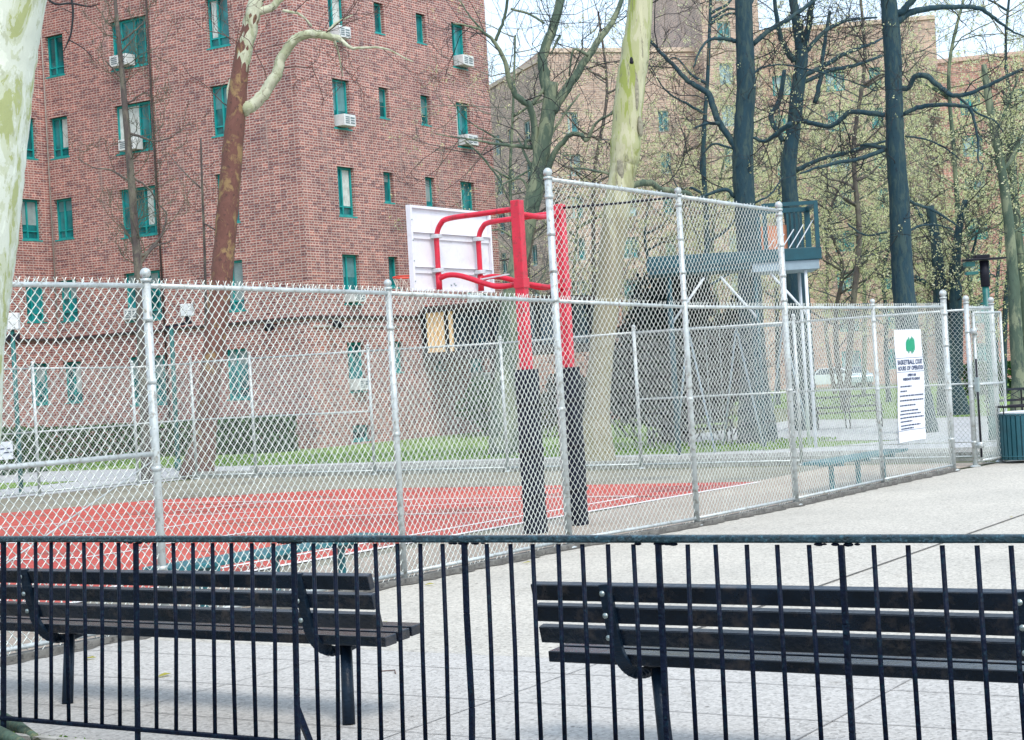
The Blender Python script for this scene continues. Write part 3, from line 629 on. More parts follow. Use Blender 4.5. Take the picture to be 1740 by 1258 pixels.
# ------------------------------------------------------------------ basketball hoop
def smooth(pts, k=5):
    """Catmull-Rom through points"""
    p = np.array(pts, float); p = np.vstack([2 * p[0] - p[1], p, 2 * p[-1] - p[-2]]); out = []
    for i in range(1, len(p) - 2):
        for t in np.linspace(0, 1, k, endpoint=False):
            out.append(.5 * ((2 * p[i]) + (-p[i - 1] + p[i + 1]) * t + (2 * p[i - 1] - 5 * p[i] + 4 * p[i + 1] - p[i + 2]) * t * t + (-p[i - 1] + 3 * p[i] - 3 * p[i + 1] + p[i + 2]) * t ** 3))
    out.append(p[-2]); return np.array(out)
HP = [(-10.69, 17.30), (-10.66, 18.24)]
hoop = thing('basketball_hoop', 'red two-pole basketball hoop with white backboard, seen from behind, poles wrapped in black padding', 'basketball hoop', (-10.68, 17.75, 0))
BX = -11.95
for i, (x, y) in enumerate(HP):
    mb = MB(); mb.box((x - .06, y - .06, 1.9), (x + .06, y + .06, 3.98)); mb.build('pole', M['hoopred'], hoop, bevel=.008)
    mb = MB(); mb.box((x - .07, y - .07, 2.93), (x + .07, y + .07, 3.05)); mb.build('pole_collar', M['hoopred'], hoop, bevel=.004)
    # padding: lumpy square sleeve
    V = []; fc = []; nl = 16
    for q in range(nl + 1):
        z = 1.96 * q / nl
        for kx in range(12):
            an = 2 * math.pi * (kx + .5) / 12; rr = .144 * (1 + .10 * abs(math.cos(2 * an)) * 0 + .03 * math.sin(7 * z + an * 2 + i)) * min(1.22, 1 / max(abs(math.cos(an)), abs(math.sin(an))))
            V.append((x + rr * .82 * math.cos(an), y + rr * .82 * math.sin(an), z))
    for q in range(nl):
        for kx in range(12): a = q * 12 + kx; b = q * 12 + (kx + 1) % 12; fc.append((a, b, b + 12, a + 12))
    fc.append(tuple(nl * 12 + k for k in range(12)))
    mb = MB(); mb.add(V, fc); p = mb.build('padding', M['pad'], hoop, False)
    st = MB()
    for z in (.45, 1.0, 1.55): st.tube([(x, y, z - .02), (x, y, z + .02)], .152, 12)
    st.build('strap', M['cable'], p, True)
    # upper gooseneck arm and lower arm
    by = y
    up = smooth([(x, y, 3.88), (x - .45, y, 3.87), (BX + .28, y, 3.86), (BX + .14, y, 3.80), (BX + .075, y, 3.66), (BX + .07, y, 3.45), (BX + .07, y, 3.1)], 6)
    mb = MB(); mb.tube(up, .034, 10); mb.tube([(BX + .07, y, 3.2), (BX + .07, y, 3.0)], .040, 10); mb.build('upper_arm', M['hoopred'], hoop, True)
    lo = smooth([(x, y, 2.99), (x - .3, y, 2.97), (x - .5, y, 3.02), (BX + .42, y, 3.14), (BX + .22, y, 3.17), (BX + .07, y, 3.14)], 6)
    mb = MB(); mb.tube(lo, .034, 10); mb.build('lower_arm', M['hoopred'], hoop, True)
    for z in (3.24, 3.66):
        mb = MB(); mb.box((BX + .012, y - .055, z - .025), (BX + .12, y + .055, z + .025)); mb.build('clamp', M['clamp'], hoop, bevel=.008)
(x0, y0), (x1, y1) = HP
mb = MB(); mb.tube([(x0, y0 + .03, 3.82), ((x0 + x1) / 2, (y0 + y1) / 2, 3.80), (x1, y1 - .03, 3.84)], .033, 10); mb.build('crossbar', M['hoopred'], hoop, True)
mb = MB(); mb.tube([(x0, y0 + .03, 2.99), (x1 - .02, y1, 2.93)], .028, 10); mb.tube([(x0 - .5, y0, 3.02), (x1 - .5, y1, 3.02)], .014, 8); mb.build('crossbar', M['hoopred'], hoop, True)
mb = MB(); mb.bar((x0 - .62, y0 + .02, 3.08), (x0 - .62, y1 - .25, 3.16), .05, .015); mb.build('brace_plate', M['clamp'], hoop)
# backboard: panel with flanged rim and two stiffening channels on its back
by0, by1, bz0, bz1 = 16.83, 18.62, 2.985, 4.03
mb = MB(); mb.box((BX - .035, by0, bz0), (BX - .01, by1, bz1)); bd = mb.build('backboard', M['board'], hoop, bevel=.004)
mb = MB()
for (a, b) in [((BX - .009, by0, bz0 + .002), (BX + .035, by0 + .035, bz1 - .002)), ((BX - .009, by1 - .035, bz0 + .002), (BX + .035, by1, bz1 - .002)), ((BX - .009, by0 + .037, bz0 + .003), (BX + .03, by1 - .037, bz0 + .035)), ((BX - .009, by0 + .037, bz1 - .035), (BX + .03, by1 - .037, bz1 - .003))]: mb.box(a, b)
mb.build('board_flange', M['board'], bd, bevel=.003)
for z in (3.24, 3.66):
    mb = MB(); mb.box((BX - .008, by0 + .04, z - .035), (BX + .012, by1 - .04, z + .035)); mb.box((BX - .007, by0 + .041, z + .036), (BX + .04, by1 - .041, z + .044)); mb.build('stiffener', M['board'], bd, bevel=.002)
mb = MB()
for yy in (17.68, 17.78, 17.75): mb.sphere((BX - .006, yy, 3.07 + (.02 if yy == 17.75 else 0)), .012)
for z in (3.1, 3.35, 3.6, 3.85): mb.sphere((BX + .037, by0 + .018, z), .01)
mb.build('bolt', M['bolt'], bd, True)
rc = (BX - .04 - .52, (by0 + by1) / 2 - .12, 3.20)
mb = MB(); an = np.linspace(0, 2 * math.pi, 33)
mb.tube([(rc[0] + .228 * math.cos(t), rc[1] + .228 * math.sin(t), rc[2] + .02) for t in an], .011, 8, False)
mb.box((rc[0] + .2, rc[1] - .07, rc[2] - .03), (BX - .036, rc[1] + .07, rc[2] + .012)); mb.build('rim', M['rim'], hoop, True)
mb = MB()
for q in range(12):
    a0 = q * math.pi / 6
    for s in (1, -1):
        pp = [(rc[0] + rr * math.cos(a0 + s * t), rc[1] + rr * math.sin(a0 + s * t), rc[2] - dz) for rr, t, dz in [(.225, 0, 0), (.19, .26, .12), (.15, .52, .24), (.125, .78, .36), (.12, .9, .42)]]
        mb.tube(pp, .0045, 4)
mb.build('net', M['net'], hoop, True)
# bar tying the second pole to the fence top
mb = MB(); a = np.array([HP[1][0] + .06, HP[1][1], 3.93]); b = np.array([fx(18.24) - .01, 18.24, 3.90]); mb.tube([a, (a + b) / 2 - [0, 0, .01], b], .014, 8); mb.build('tie_bar', M['cable'], hoop, True)

# ------------------------------------------------------------------ backless benches on the court
def flat_bench(label, a, b, hz=.45, wd=.42):
    a = np.array(a, float); b = np.array(b, float); L = np.linalg.norm(b - a); d = (b - a) / L; n = np.array([-d[1], d[0]]); c = (a + b) / 2
    t = thing('flat_bench', label, 'bench', (c[0], c[1], 0), 'backless benches inside the court fence')
    nl = 5; sw = wd / nl - .014
    for q in range(nl):
        o = n * ((q - (nl - 1) / 2) * wd / nl)
        mb = MB(); mb.bar((*(a + o), hz - .022), (*(b + o), hz - .022), sw, .044); mb.build('slat', M['court_bench'], t, bevel=.006)
    for fr in (.18, .5, .82):
        p = a + (b - a) * fr
        mb = MB(); mb.bar((*(p - n * wd * .46), hz - .07), (*(p + n * wd * .46), hz - .07), .05, .05); mb.tube([(*p, 0), (*p, hz - .09)], .038, 10); mb.tube([(*p, 0.003), (*p, .02)], .09, 12); mb.build('leg', M['court_bench'], t)
    return t
flat_bench('long backless teal slatted bench on the red court edge, behind the left plaza bench', (-10.18, 10.45), (-9.98, 13.2))
flat_bench('backless teal bench far along the fence near the gate, its single leg visible', (-9.20, 22.4), (-9.06, 25.3))

# ------------------------------------------------------------------ navy railing
rl = thing('railing', 'low navy iron picket railing crossing the foreground from edge to edge', 'railing', (-4.5, 6.6, 0))
RY = 6.60; kx, ky = -.045, .11
def rp(x, z): return np.array([x + kx * (z - .1), RY + ky * (z - .1), z])
posts = [v + .05 for v in (-7.74, -6.696, -5.596, -4.553, -3.52, -2.667, -1.53, -.4)]
nb = [8, 8, 8, 8, 6, 8, 8]
mb = MB(); mb.bar(rp(-9.9, 1.10), rp(.4, 1.115), .042, .034); mb.build('top_rail', M['navy_top'], rl, bevel=.008)
mb = MB(); mb.bar(rp(-9.9, .10), rp(.4, .10), .034, .022); mb.build('bottom_rail', M['navy'], rl, bevel=.005)
# weld and paint drips under the top rail
mb = MB()
for p_ in posts:
    for q in range(7): s = random.uniform(-.11, .11); r1 = random.uniform(.004, .009); mb.sphere(rp(p_ + s, 1.089 - r1 * .3), r1 * 2.6, r1, r1, 8, 5)
mb.build('weld_bead', M['navy'], rl, True)
bars = [-9.9 + .135 * i for i in range(17)]
bars = [b for b in bars if b < -7.75]
for i in range(7): bars += [posts[i] + (posts[i + 1] - posts[i]) * q / nb[i] for q in range(1, nb[i])]
for x in bars:
    t1 = random.gauss(0, .003); t2 = random.gauss(0, .003); bw_ = random.gauss(0, .002)
    mb = MB(); a = rp(x + t1, .11); b = rp(x + t2, 1.085); md = (a + b) / 2 + [bw_, bw_, 0]
    mb.tube([a, md, b], .0108, 8); mb.build('baluster', M['navy'], rl, True)
for x in posts:
    mb = MB(); a = rp(x, 0.0); b = rp(x, 1.085); bend = .012 if abs(x + 4.503) < .01 else 0
    pts = [a, (a * .7 + b * .3) + [bend, 0, 0], (a * .3 + b * .7), b]
    for s0, s1 in zip(pts[:-1], pts[1:]): mb.bar(s0, s1, .024, .024, (0, 1, 0))
    mb.build('post', M['navy'], rl, bevel=.003)
mb = MB(); mb.bar((-14, 6.53, .0), (3, 6.53, .0), .045, .07); tag(mb.build('bed_kerb', M['kerb']), kind='structure')
mb = MB(); mb.bar(G(505, 1205, .16), G(527, 1262, .02), .03, .03)
o = mb.build('steel_stub', M['navy']); tag(o, 'short bent navy steel bar leaning at the railing foot, left of centre', 'bar')

# ------------------------------------------------------------------ plaza benches (seen from behind)
def park_bench(x0, x1, ys, label, sup, order=3):
    t = thing('park_bench', label, 'bench', ((x0 + x1) / 2, ys + .25, 0), 'slatted benches along the railing')
    for i, (z, yo) in enumerate([(.797, -.02), (.688, .008), (.578, .036)]):
        mb = MB(); mb.obox(((x0 + x1) / 2, ys + yo, z), (1, 0, 0), (0, .97, .25), (0, -.25, .97), (x1 - x0) / 2, .024, .0425); mb.build('back_slat', M['slat'], t, bevel=.005)
    for i, yo in enumerate([.11, .235, .36]):
        mb = MB(); mb.obox(((x0 + x1) / 2 + .015, ys + yo, .460 + .010 * i), (1, 0, 0), (0, 1, .05), (0, -.05, 1), (x1 - x0) / 2, .054, .028); mb.build('seat_slat', M['slat'], t, bevel=.005)
    for sx in sup:
        pts = smooth([(sx, ys - .045, .84), (sx + .01, ys - .035, .72), (sx + .01, ys - .005, .60), (sx + .02, ys + .02, .49), (sx + .04, ys + .08, .41), (sx + .06, ys + .18, .375), (sx + .08, ys + .32, .39), (sx + .09, ys + .46, .42)], 5)
        mb = MB()
        for a, b in zip(pts[:-1], pts[1:]): mb.bar(a, b + (b - a) * .15, .062, .03, (0, -1, .4))
        fr = mb.build('support_frame', M['benchleg'], t, bevel=.004)
        mb = MB()
        for z, yo in [(.797, -.075), (.688, -.055), (.578, -.035)]: mb.tube([(sx, ys + yo, z), (sx, ys + yo - .008, z)], .014, 10)
        mb.build('bolt', M['bolt'], fr, True)
        mb = MB(); mb.tube([(sx + .25, ys + .02, 0), (sx + .15, ys + .16, .40)], [.036, .034], 12); mb.build('leg', M['benchleg'], t, True)
    return t
park_bench(-10.6, -5.64, 7.42, 'dark slatted bench behind the left half of the railing, its right end in view', [-8.33, -6.13])
park_bench(-4.48, .4, 7.22, 'dark slatted bench behind the railing in the right half, running out of the right edge', [-4.06, -2.06])

# ------------------------------------------------------------------ buildings
def wall(parent, name, o, ud, nrm, L, z0, z1, ops, mat, depth=.21, uoff=0.0):
    """wall face with openings cut out and reveals going inward; uv in metres"""
    o = np.array(o, float); ud = np.array(ud, float); nrm = np.array(nrm, float)
    us = sorted({0.0, float(L)} | {float(v) for q in ops for v in q[:2] if 0 < v < L}); zs = sorted({float(z0), float(z1)} | {float(v) for q in ops for v in q[2:4] if z0 < v < z1})
    mb = MB()
    def pt(u, z, d=0.0): p = o + ud * u - nrm * d; return (p[0], p[1], z)
    for a, b in zip(us[:-1], us[1:]):
        for c, d in zip(zs[:-1], zs[1:]):
            um, zm = (a + b) / 2, (c + d) / 2
            if any(q[0] < um < q[1] and q[2] < zm < q[3] for q in ops): continue
            mb.quad(pt(a, c), pt(b, c), pt(b, d), pt(a, d), [(a + uoff, c), (b + uoff, c), (b + uoff, d), (a + uoff, d)])
    for q in ops:
        a, b, c, d = q[:4]
        mb.quad(pt(a, c), pt(a, c, depth), pt(a, d, depth), pt(a, d), [(a, c), (a + depth, c), (a + depth, d), (a, d)])
        mb.quad(pt(b, c, depth), pt(b, c), pt(b, d), pt(b, d, depth), [(b, c), (b + depth, c), (b + depth, d), (b, d)])
        mb.quad(pt(a, d, depth), pt(b, d, depth), pt(b, d), pt(a, d), [(a, d), (b, d), (b, d + depth), (a, d + depth)])
        mb.quad(pt(a, c), pt(b, c), pt(b, c, depth), pt(a, c, depth), [(a, c), (b, c), (b, c + depth), (a, c + depth)])
    return mb.build(name, mat, parent)
def window(parent, o, ud, nrm, u0, u1, z0, z1, style='double', ac=None, cur=None, gl='glassT', depth=.14):
    """teal steel window set back in its opening"""
    o = np.array(o, float); ud = np.array(ud, float); nrm = np.array(nrm, float)
    def ob(mb, a, b, c, d, dn, df):
        cen = o + ud * (a + b) / 2 - nrm * (depth + (dn + df) / 2); mb.obox((cen[0], cen[1], (c + d) / 2), ud, nrm, (0, 0, 1), (b - a) / 2, abs(df - dn) / 2, (d - c) / 2)
    mb = MB(); w = u1 - u0; fw = .055 if w > .6 else .045
    ob(mb, u0 + .001, u0 + fw, z0 + .002, z1 - .002, 0, .05); ob(mb, u1 - fw, u1 - .001, z0 + .002, z1 - .002, 0, .05)
    ob(mb, u0 + fw, u1 - fw, z0 + .003, z0 + .07, .003, .048); ob(mb, u0 + fw, u1 - fw, z1 - .07, z1 - .003, .003, .048)
    mids = {'narrow': [], 'double': [.42], 'wide': [.22, .55, .78]}[style]
    for q in mids: ob(mb, u0 + w * q - .03, u0 + w * q + .03, z0 + .07, z1 - .07, -.004, .046)
    if style != 'narrow': ob(mb, u0 + fw, u1 - fw, z0 + .30, z0 + .34, .006, .044)
    fr = mb.build('window', M['teal'], parent)
    mb = MB(); c = o - nrm * (depth + .055)
    mb.quad(*[(c[0] + ud[0] * u, c[1] + ud[1] * u, z) for u, z in [(u0, z0), (u1, z0), (u1, z1), (u0, z1)]]); mb.build('pane', M[gl], fr)
    mb = MB(); ob(mb, u0 - .04, u1 + .04, z0 - .05, z0 - .003, -.15, .0); mb.build('sill', M['teal'], fr)
    mb = MB(); ob(mb, u0 + .002, u1 - .002, z1 - .001, z1 + .03, -.103, -.02); mb.build('lintel', M['lintel'], fr)
    rw = random.random()
    if not cur and rw < .55:
        zt = z1 - .08; zl = z1 - (z1 - z0) * random.choice([.3, .45, .62, .8]); c = o - nrm * (depth + .052)
        mb = MB(); mb.quad(*[(c[0] + ud[0] * u, c[1] + ud[1] * u, z) for u, z in [(u0 + fw, zl), (u1 - fw, zl), (u1 - fw, zt), (u0 + fw, zt)]]); mb.build('blind', M['blind' + random.choice('ab')], fr)
    if cur:
        mb = MB(); c = o - nrm * (depth + .050)
        for (a, b) in cur:
            ua = u0 + w * a; ub = u0 + w * b; n = 6
            for i in range(n):
                p0 = ua + (ub - ua) * i / n; p1 = ua + (ub - ua) * (i + 1) / n; j0 = .004 * (i % 2); j1 = .004 * ((i + 1) % 2)
                mb.quad(*[(c[0] + ud[0] * u + nrm[0] * jj, c[1] + ud[1] * u + nrm[1] * jj, z) for u, z, jj in [(p0, z0 + .36, j0), (p1, z0 + .36, j1), (p1, z1 - .08, j1), (p0, z1 - .08, j0)]])
        mb.build('curtain', M['curtain'], fr)
    if ac:
        s = ac; a = u0 + w * s[0]; b = a + s[1]; zb = z0 + .04 + (s[2] if len(s) > 2 else 0)
        mb = MB(); cen = o + ud * (a + b) / 2 + nrm * .12; mb.obox((cen[0], cen[1], zb + .19), ud, nrm, (0, 0, 1), (b - a) / 2, .22, .19)
        aco = mb.build('air_conditioner', M['ac'], fr, bevel=.015)
        mb = MB()
        for q in range(4): cc = o + ud * (a + (b - a) * (.28)) + nrm * .343; mb.obox((cc[0], cc[1], zb + .09 + q * .065), ud, nrm, (0, 0, 1), (b - a) * .17, .004, .018)
        for q in range(3): cc = o + ud * (a + (b - a) * (.72)) + nrm * .343; mb.obox((cc[0], cc[1], zb + .10 + q * .085), ud, nrm, (0, 0, 1), (b - a) * .17, .004, .025)
        mb.build('grille', M['acd'], aco)
    return fr

bA = thing('apartment_building', 'red brick apartment block with teal windows and its sharp corner facing the court', 'building', (-40, 50, 0))
XW, YW, BH = -34.7, 43.1, 24.0
# right face: runs along +Y, faces +X
o_r = (XW, YW, 0); ud_r = (0, 1, 0); n_r = (1, 0, 0)
tops = [3.39, 6.32, 9.25, 12.18, 15.12, 18.05, 21.0]
ops = []; spec = []
for i, tz in enumerate(tops):
    for (a, b, h_, st, gl) in [(1.86, 2.78, 1.64, 'double', 'glassT'), (4.44, 4.98, 1.05, 'narrow', 'glassT'), (6.93, 7.50, 1.05, 'narrow', 'glassT'), (9.18, 10.10, 1.64, 'double', 'glassT')]:
        ops.append((a, b, tz - h_, tz)); spec.append((i, a, b, tz - h_, tz, st, gl))
ops.append((1.9, 2.85, .12, .62))
RIGHT_L = 11.55
wall(bA, 'wall', o_r, ud_r, n_r, RIGHT_L, -.05, BH, ops, M['brick'])
for (i, a, b, c, d, st, gl) in spec:
    ac = None; cur = None
    if a == 1.86 and i in (0, 1, 3, 4): ac = (.12, .62)
    if a == 9.18 and i in (0, 1, 3, 4): ac = (.18, .70)
    if a == 1.86 and i in (2, 4): cur = [(.48, .92)]
    if a == 9.18 and i in (1, 2, 3): cur = [(.06, .38)]
    window(bA, o_r, ud_r, n_r, a, b, c, d, st, ac, cur, gl)
window(bA, o_r, ud_r, n_r, 1.9, 2.85, .12, .62, 'narrow', gl='glassD')
# left face: runs along -X from the corner, faces -Y
o_l = (-41.13, YW, 0); ud_l = (1, 0, 0); n_l = (0, -1, 0)
ops = []; spec = []
for i, tz in enumerate(tops):
    ops.append((2.72, 3.70, tz - 1.66, tz)); spec.append((i, 2.72, 3.70, tz - 1.66, tz, 'double'))
wall(bA, 'wall', o_l, ud_l, n_l, XW + 41.13, -.05, BH, ops, M['brick'], uoff=-6.43)
for (i, a, b, c, d, st) in spec: window(bA, o_l, ud_l, n_l, a, b, c, d, st, None, [(.1, .36)] if i in (4,) else None)
# middle face, set back a little
YM = YW + .25
o_m = (-46.6, YM, 0); ops = []; spec = []
for i, tz in enumerate(tops):
    ops += [(.26, 1.16, tz - 1.45, tz), (3.50, 5.46, tz - 1.68, tz)]; spec += [(i, .26, 1.16, tz - 1.45, tz, 'double'), (i, 3.50, 5.46, tz - 1.68, tz, 'wide')]
wall(bA, 'wall', o_m, ud_l, n_l, 5.47, -.05, BH, ops, M['brick'], uoff=-11.9)
for (i, a, b, c, d, st) in spec:
    ac = None; cur = None
    if st == 'wide' and i in (1, 3, 4): ac = ((.22, .75) if i == 3 else (.12, .8))
    if st == 'wide' and i in (3,): cur = [(.02, .2), (.25, .53)]
    if st == 'wide' and i in (2,): cur = [(.6, .76)]
    if st == 'double' and i in (0, 3): cur = [(.5, .9)]
    window(bA, o_m, ud_l, n_l, a, b, c, d, st, ac, cur)
mb = MB(); mb.quad((-41.13, YW, -.05), (-41.13, YM, -.05), (-41.13, YM, BH), (-41.13, YW, BH), [(0, 0), (.25, 0), (.25, BH), (0, BH)]); mb.build('wall', M['brick'], bA)
# wing coming forward at the left
o_w = (-46.6, 33.0, 0); ud_w = (0, 1, 0); n_w = (1, 0, 0); ops = []; spec = []
LW = YM - 33.0
for i, tz in enumerate(tops):
    ops += [(LW - 1.30, LW - .42, tz - 1.45, tz), (LW - 5.2, LW - 3.6, tz - 1.6, tz)]; spec += [(i, LW - 1.30, LW - .42, tz - 1.45, tz, 'double'), (i, LW - 5.2, LW - 3.6, tz - 1.6, tz, 'wide')]
wall(bA, 'wall', o_w, ud_w, n_w, LW, -.05, BH, ops, M['brick'], uoff=-12.0 - LW)
for (i, a, b, c, d, st) in spec: window(bA, o_w, ud_w, n_w, a, b, c, d, st)
mb = MB()
for a, b in [((-60, 33.0), (-46.6, 33.0)), ((XW, YW + RIGHT_L), (-60, YW + RIGHT_L)), ((-60, YW + RIGHT_L), (-60, 33.0))]:
    L = math.dist(a, b); mb.quad((*a, -.05), (*b, -.05), (*b, BH), (*a, BH), [(0, 0), (L, 0), (L, BH), (0, BH)])
mb.build('wall', M['brick'], bA)
mb = MB(); mb.add([(XW, YW, BH), (XW, YW + RIGHT_L, BH), (-60, YW + RIGHT_L, BH), (-60, 33, BH), (-46.6, 33, BH), (-46.6, YM, BH), (-41.13, YM, BH), (-41.13, YW, BH)], [tuple(range(8))]); mb.build('roof', M['stone'], bA)
# dark ledge between ground floor and first floor, and the pipe above it
mb = MB()
zb = 4.20
mb.box((XW + .002, YW + .0, zb - .02), (XW + .10, YW + RIGHT_L, zb + .075)); mb.box((-41.13, YW - .10, zb - .02), (XW + .10, YW - .002, zb + .075)); mb.box((-46.49, YM - .10, zb - .02), (-41.135, YM - .002, zb + .075)); mb.box((-46.598, 33, zb - .02), (-46.5, YM - .003, zb + .075))
mb.build('ledge', M['band'], bA)
mb = MB(); mb.tube([(XW + .05, YW + .1, 3.93), (XW + .05, YW + 6.6, 3.90)], .022, 6); mb.build('conduit', M['galv'], bA, True)
mb = MB(); mb.tube([(-41.0, YW - .06, 0), (-41.0, YW - .06, BH)], .035, 8); mb.build('step_shadow_line', M['band'], bA, True)  # dark tube draws the shadow line at the wall step
mb = MB(); mb.tube([(-46.45, YM - .05, 4.3), (-46.45, YM - .05, BH)], .02, 6); mb.build('cable', M['stone'], bA, True)
# floodlights fixed to the wall
def wall_lamp(label, x, y, z, n):
    t = thing('wall_floodlight', label, 'lamp', (x, y, z), 'small floodlights on the brick wall'); n = np.array(n, float); c = np.array([x, y, z])
    mb = MB(); mb.bar(c, c + n * .42 + [0, 0, .02], .03, .03); mb.build('arm', M['cable'], t)
    mb = MB(); s = np.cross([0, 0, 1], n); mb.obox(c + n * .44 - [0, 0, .08], s, (n + [0, 0, -.5]) / 1.12, (n * .5 + [0, 0, 1]) / 1.12, .13, .12, .10); hd = mb.build('head', M['cable'], t, bevel=.02)
    mb = MB(); mb.obox(c + n * .40 + [0, 0, .06], s, n, (0, 0, 1), .09, .08, .02); mb.build('junction_box', M['stone'], t)
p = onY(472, 552, YW); wall_lamp('black floodlight on the left brick face, just before the corner', p[0], YW, p[2], (0, -1, 0))
p = onX(556, 549, XW); wall_lamp('black floodlight on the right brick face, just past the corner', XW, p[1], p[2], (1, 0, 0))
p = onX(10, 575, -46.6); wall_lamp('black floodlight at the far left of the brick wall, under the ledge', -46.6, p[1], p[2] + .1, (1, 0, 0))

# entrance canopy with amber curtains
cv = thing('entrance_vestibule', 'dark-framed glazed entrance canopy with lit amber curtains on the right side of the brick block', 'canopy', (-33, 50, 0))
vx0, vx1, vy0, vy1, vz0, vz1 = XW + .11, -28.9, 49.2, 52.4, 2.95, 4.35
mb = MB(); mb.box((vx0, vy0 - .15, vz1), (vx1 + .2, vy1 + .1, vz1 + .22)); mb.build('roof', M['band'], cv)
mb = MB(); mb.box((vx0, vy0, vz0 - .28), (vx1, vy1, vz0)); mb.build('floor_beam', M['band'], cv)
for x in np.linspace(vx0 + .06, vx1 - .06, 7): mb = MB(); mb.box((x - .06, vy0, vz0), (x + .06, vy0 + .1, vz1)); mb.build('mullion', M['cable'], cv)
for y in np.linspace(vy0 + .8, vy1 - .06, 3): mb = MB(); mb.box((vx1 - .1, y - .05, vz0), (vx1, y + .05, vz1)); mb.build('mullion', M['cable'], cv)
mb = MB(); mb.quad((vx0 + 1.1, vy0 + .12, vz0), (vx1 - .12, vy0 + .12, vz0), (vx1 - .12, vy0 + .12, vz1), (vx0 + 1.1, vy0 + .12, vz1)); mb.quad((vx1 - .12, vy0 + .12, vz0), (vx1 - .12, vy1, vz0), (vx1 - .12, vy1, vz1), (vx1 - .12, vy0 + .12, vz1)); mb.build('glazing', M['glassD'], cv)
mb = MB()
xx = np.linspace(vx0 + .14, vx0 + 1.25, 15)
for i in range(14): mb.quad((xx[i], vy0 + .06 + .03 * (i % 2), vz0), (xx[i + 1], vy0 + .06 + .03 * ((i + 1) % 2), vz0), (xx[i + 1], vy0 + .06 + .03 * ((i + 1) % 2), vz1), (xx[i], vy0 + .06 + .03 * (i % 2), vz1))
mt, n_, b_ = newmat('lit_amber_curtain'); b_.inputs['Base Color'].default_value = (.75, .48, .2, 1); b_.inputs['Emission Color'].default_value = (1, .6, .25, 1); b_.inputs['Emission Strength'].default_value = .12
nz = N(n_, 'ShaderNodeTexNoise', Scale=3.0); rp_ = ramp(n_, nz.outputs[0], [(.3, (.66, .42, .2)), (.7, (.9, .72, .5))]); n_.links.new(rp_.outputs[0], b_.inputs['Base Color'])
mb.build('curtain', mt, cv)
mb = MB()
for (x, y) in [(vx1 - .2, vy0 + .1), (vx1 - .2, vy1 - .1), (vx0 + 2.8, vy0 + .1)]: mb.box((x - .08, y - .08, 0), (x + .08, y + .08, vz0 - .28))
mb.build('post', M['band'], cv)

# distant blocks
def block(label, A, B, depth, h, mat, cols, rows=None, floor=2.94, w=1.35, hh=1.5, z_first=1.0, mlabel=None, first=1.0, pitch=None, dark=False):
    """block whose front face runs from A to B (seen from the camera), windows in a regular grid"""
    A = np.array(A[:2], float); B = np.array(B[:2], float); L = np.linalg.norm(B - A); d = (B - A) / L; n = np.array([d[1], -d[0]])
    if n @ (-(A + B) / 2) < 0: n = -n
    t = thing('apartment_building', label, 'building', (*((A + B) / 2 - n * depth / 2), 0))
    nrow = int((h - 1.2) / floor); ops = []
    pitch = pitch or 3.4; nc = int((L - first) / pitch)
    for r_i in range(nrow):
        for c_i in range(nc):
            u = first + c_i * pitch + (.35 if c_i % 3 == 1 else 0); ww = w if c_i % 4 != 2 else w * .6
            z = z_first + r_i * floor
            if u + ww < L - .3: ops.append((u, u + ww, z, z + hh))
    wall(t, 'wall', (*A, 0), (*d, 0), (*n, 0), L, -.1, h, ops, mat, .2)
    mb = MB()
    C_, D_ = B - n * depth, A - n * depth
    for a, b in [(B, C_), (C_, D_), (D_, A)]:
        l = np.linalg.norm(b - a); mb.quad((*a, -.1), (*b, -.1), (*b, h), (*a, h), [(0, 0), (l, 0), (l, h), (0, h)])
    mb.build('wall', mat, t)
    mb = MB(); mb.add([(*A, h), (*B, h), (*C_, h), (*D_, h)], [(0, 1, 2, 3)]); mb.build('roof', M['stone'], t)
    mb = MB(); mb.bar((*(A + n * .06), h - .1), (*(B + n * .06), h - .1), .1, .3); mb.build('coping', mat if mat else M['stone'], t)
    # windows: the first of each width is built, the rest are copies sharing its mesh
    protos = {}
    for (a, b, c, d_) in ops:
        key = round(b - a, 2)
        o0 = A + d * a
        if key not in protos:
            W_ = b - a
            mb = MB()
            def ob(p0, p1, q0, q1, dn, df):
                mb.obox(((p0 + p1) / 2, (dn + df) / 2, (q0 + q1) / 2), (1, 0, 0), (0, 1, 0), (0, 0, 1), (p1 - p0) / 2, (df - dn) / 2, (q1 - q0) / 2)
            ob(0.001, .09, 0.001, hh - .001, .1, .16); ob(W_ - .09, W_ - .001, 0.001, hh - .001, .1, .16); ob(.09, W_ - .09, .002, .09, .103, .158); ob(.09, W_ - .09, hh - .09, hh - .002, .103, .158); ob(W_ * .45, W_ * .55, .09, hh - .09, .098, .15)
            fr = mb.build('window', M['teal'] if mat is not M['brick2'] else M['clampteal'], None)
            m2 = MB(); m2.quad((0, .17, 0), (W_, .17, 0), (W_, .17, hh), (0, .17, hh)); pn = m2.build('pane', M['glassL'] if len(protos) != 1 else M['glassT'], None)
            protos[key] = (fr.data, pn.data, pn.data.copy())
            bpy.data.objects.remove(fr); bpy.data.objects.remove(pn)
            protos[key][2].materials[0] = M['glassD'] if dark else M['glassT']
        fm, pm, pm2 = protos[key]
        fo = bpy.data.objects.new('window', fm); COL.objects.link(fo); fo.parent = t
        base = np.array([*o0, c]); loc = t.location
        fo.location = [base[0] - loc[0], base[1] - loc[1], base[2]]; fo.rotation_euler = (0, 0, math.atan2(d[1], d[0]))
        if (-n) @ np.array([-d[1], d[0]]) < 0: fo.scale = (1, -1, 1)
        po = bpy.data.objects.new('pane', pm2 if dark else (pm if random.random() < .55 else pm2)); COL.objects.link(po); po.parent = fo
    return t
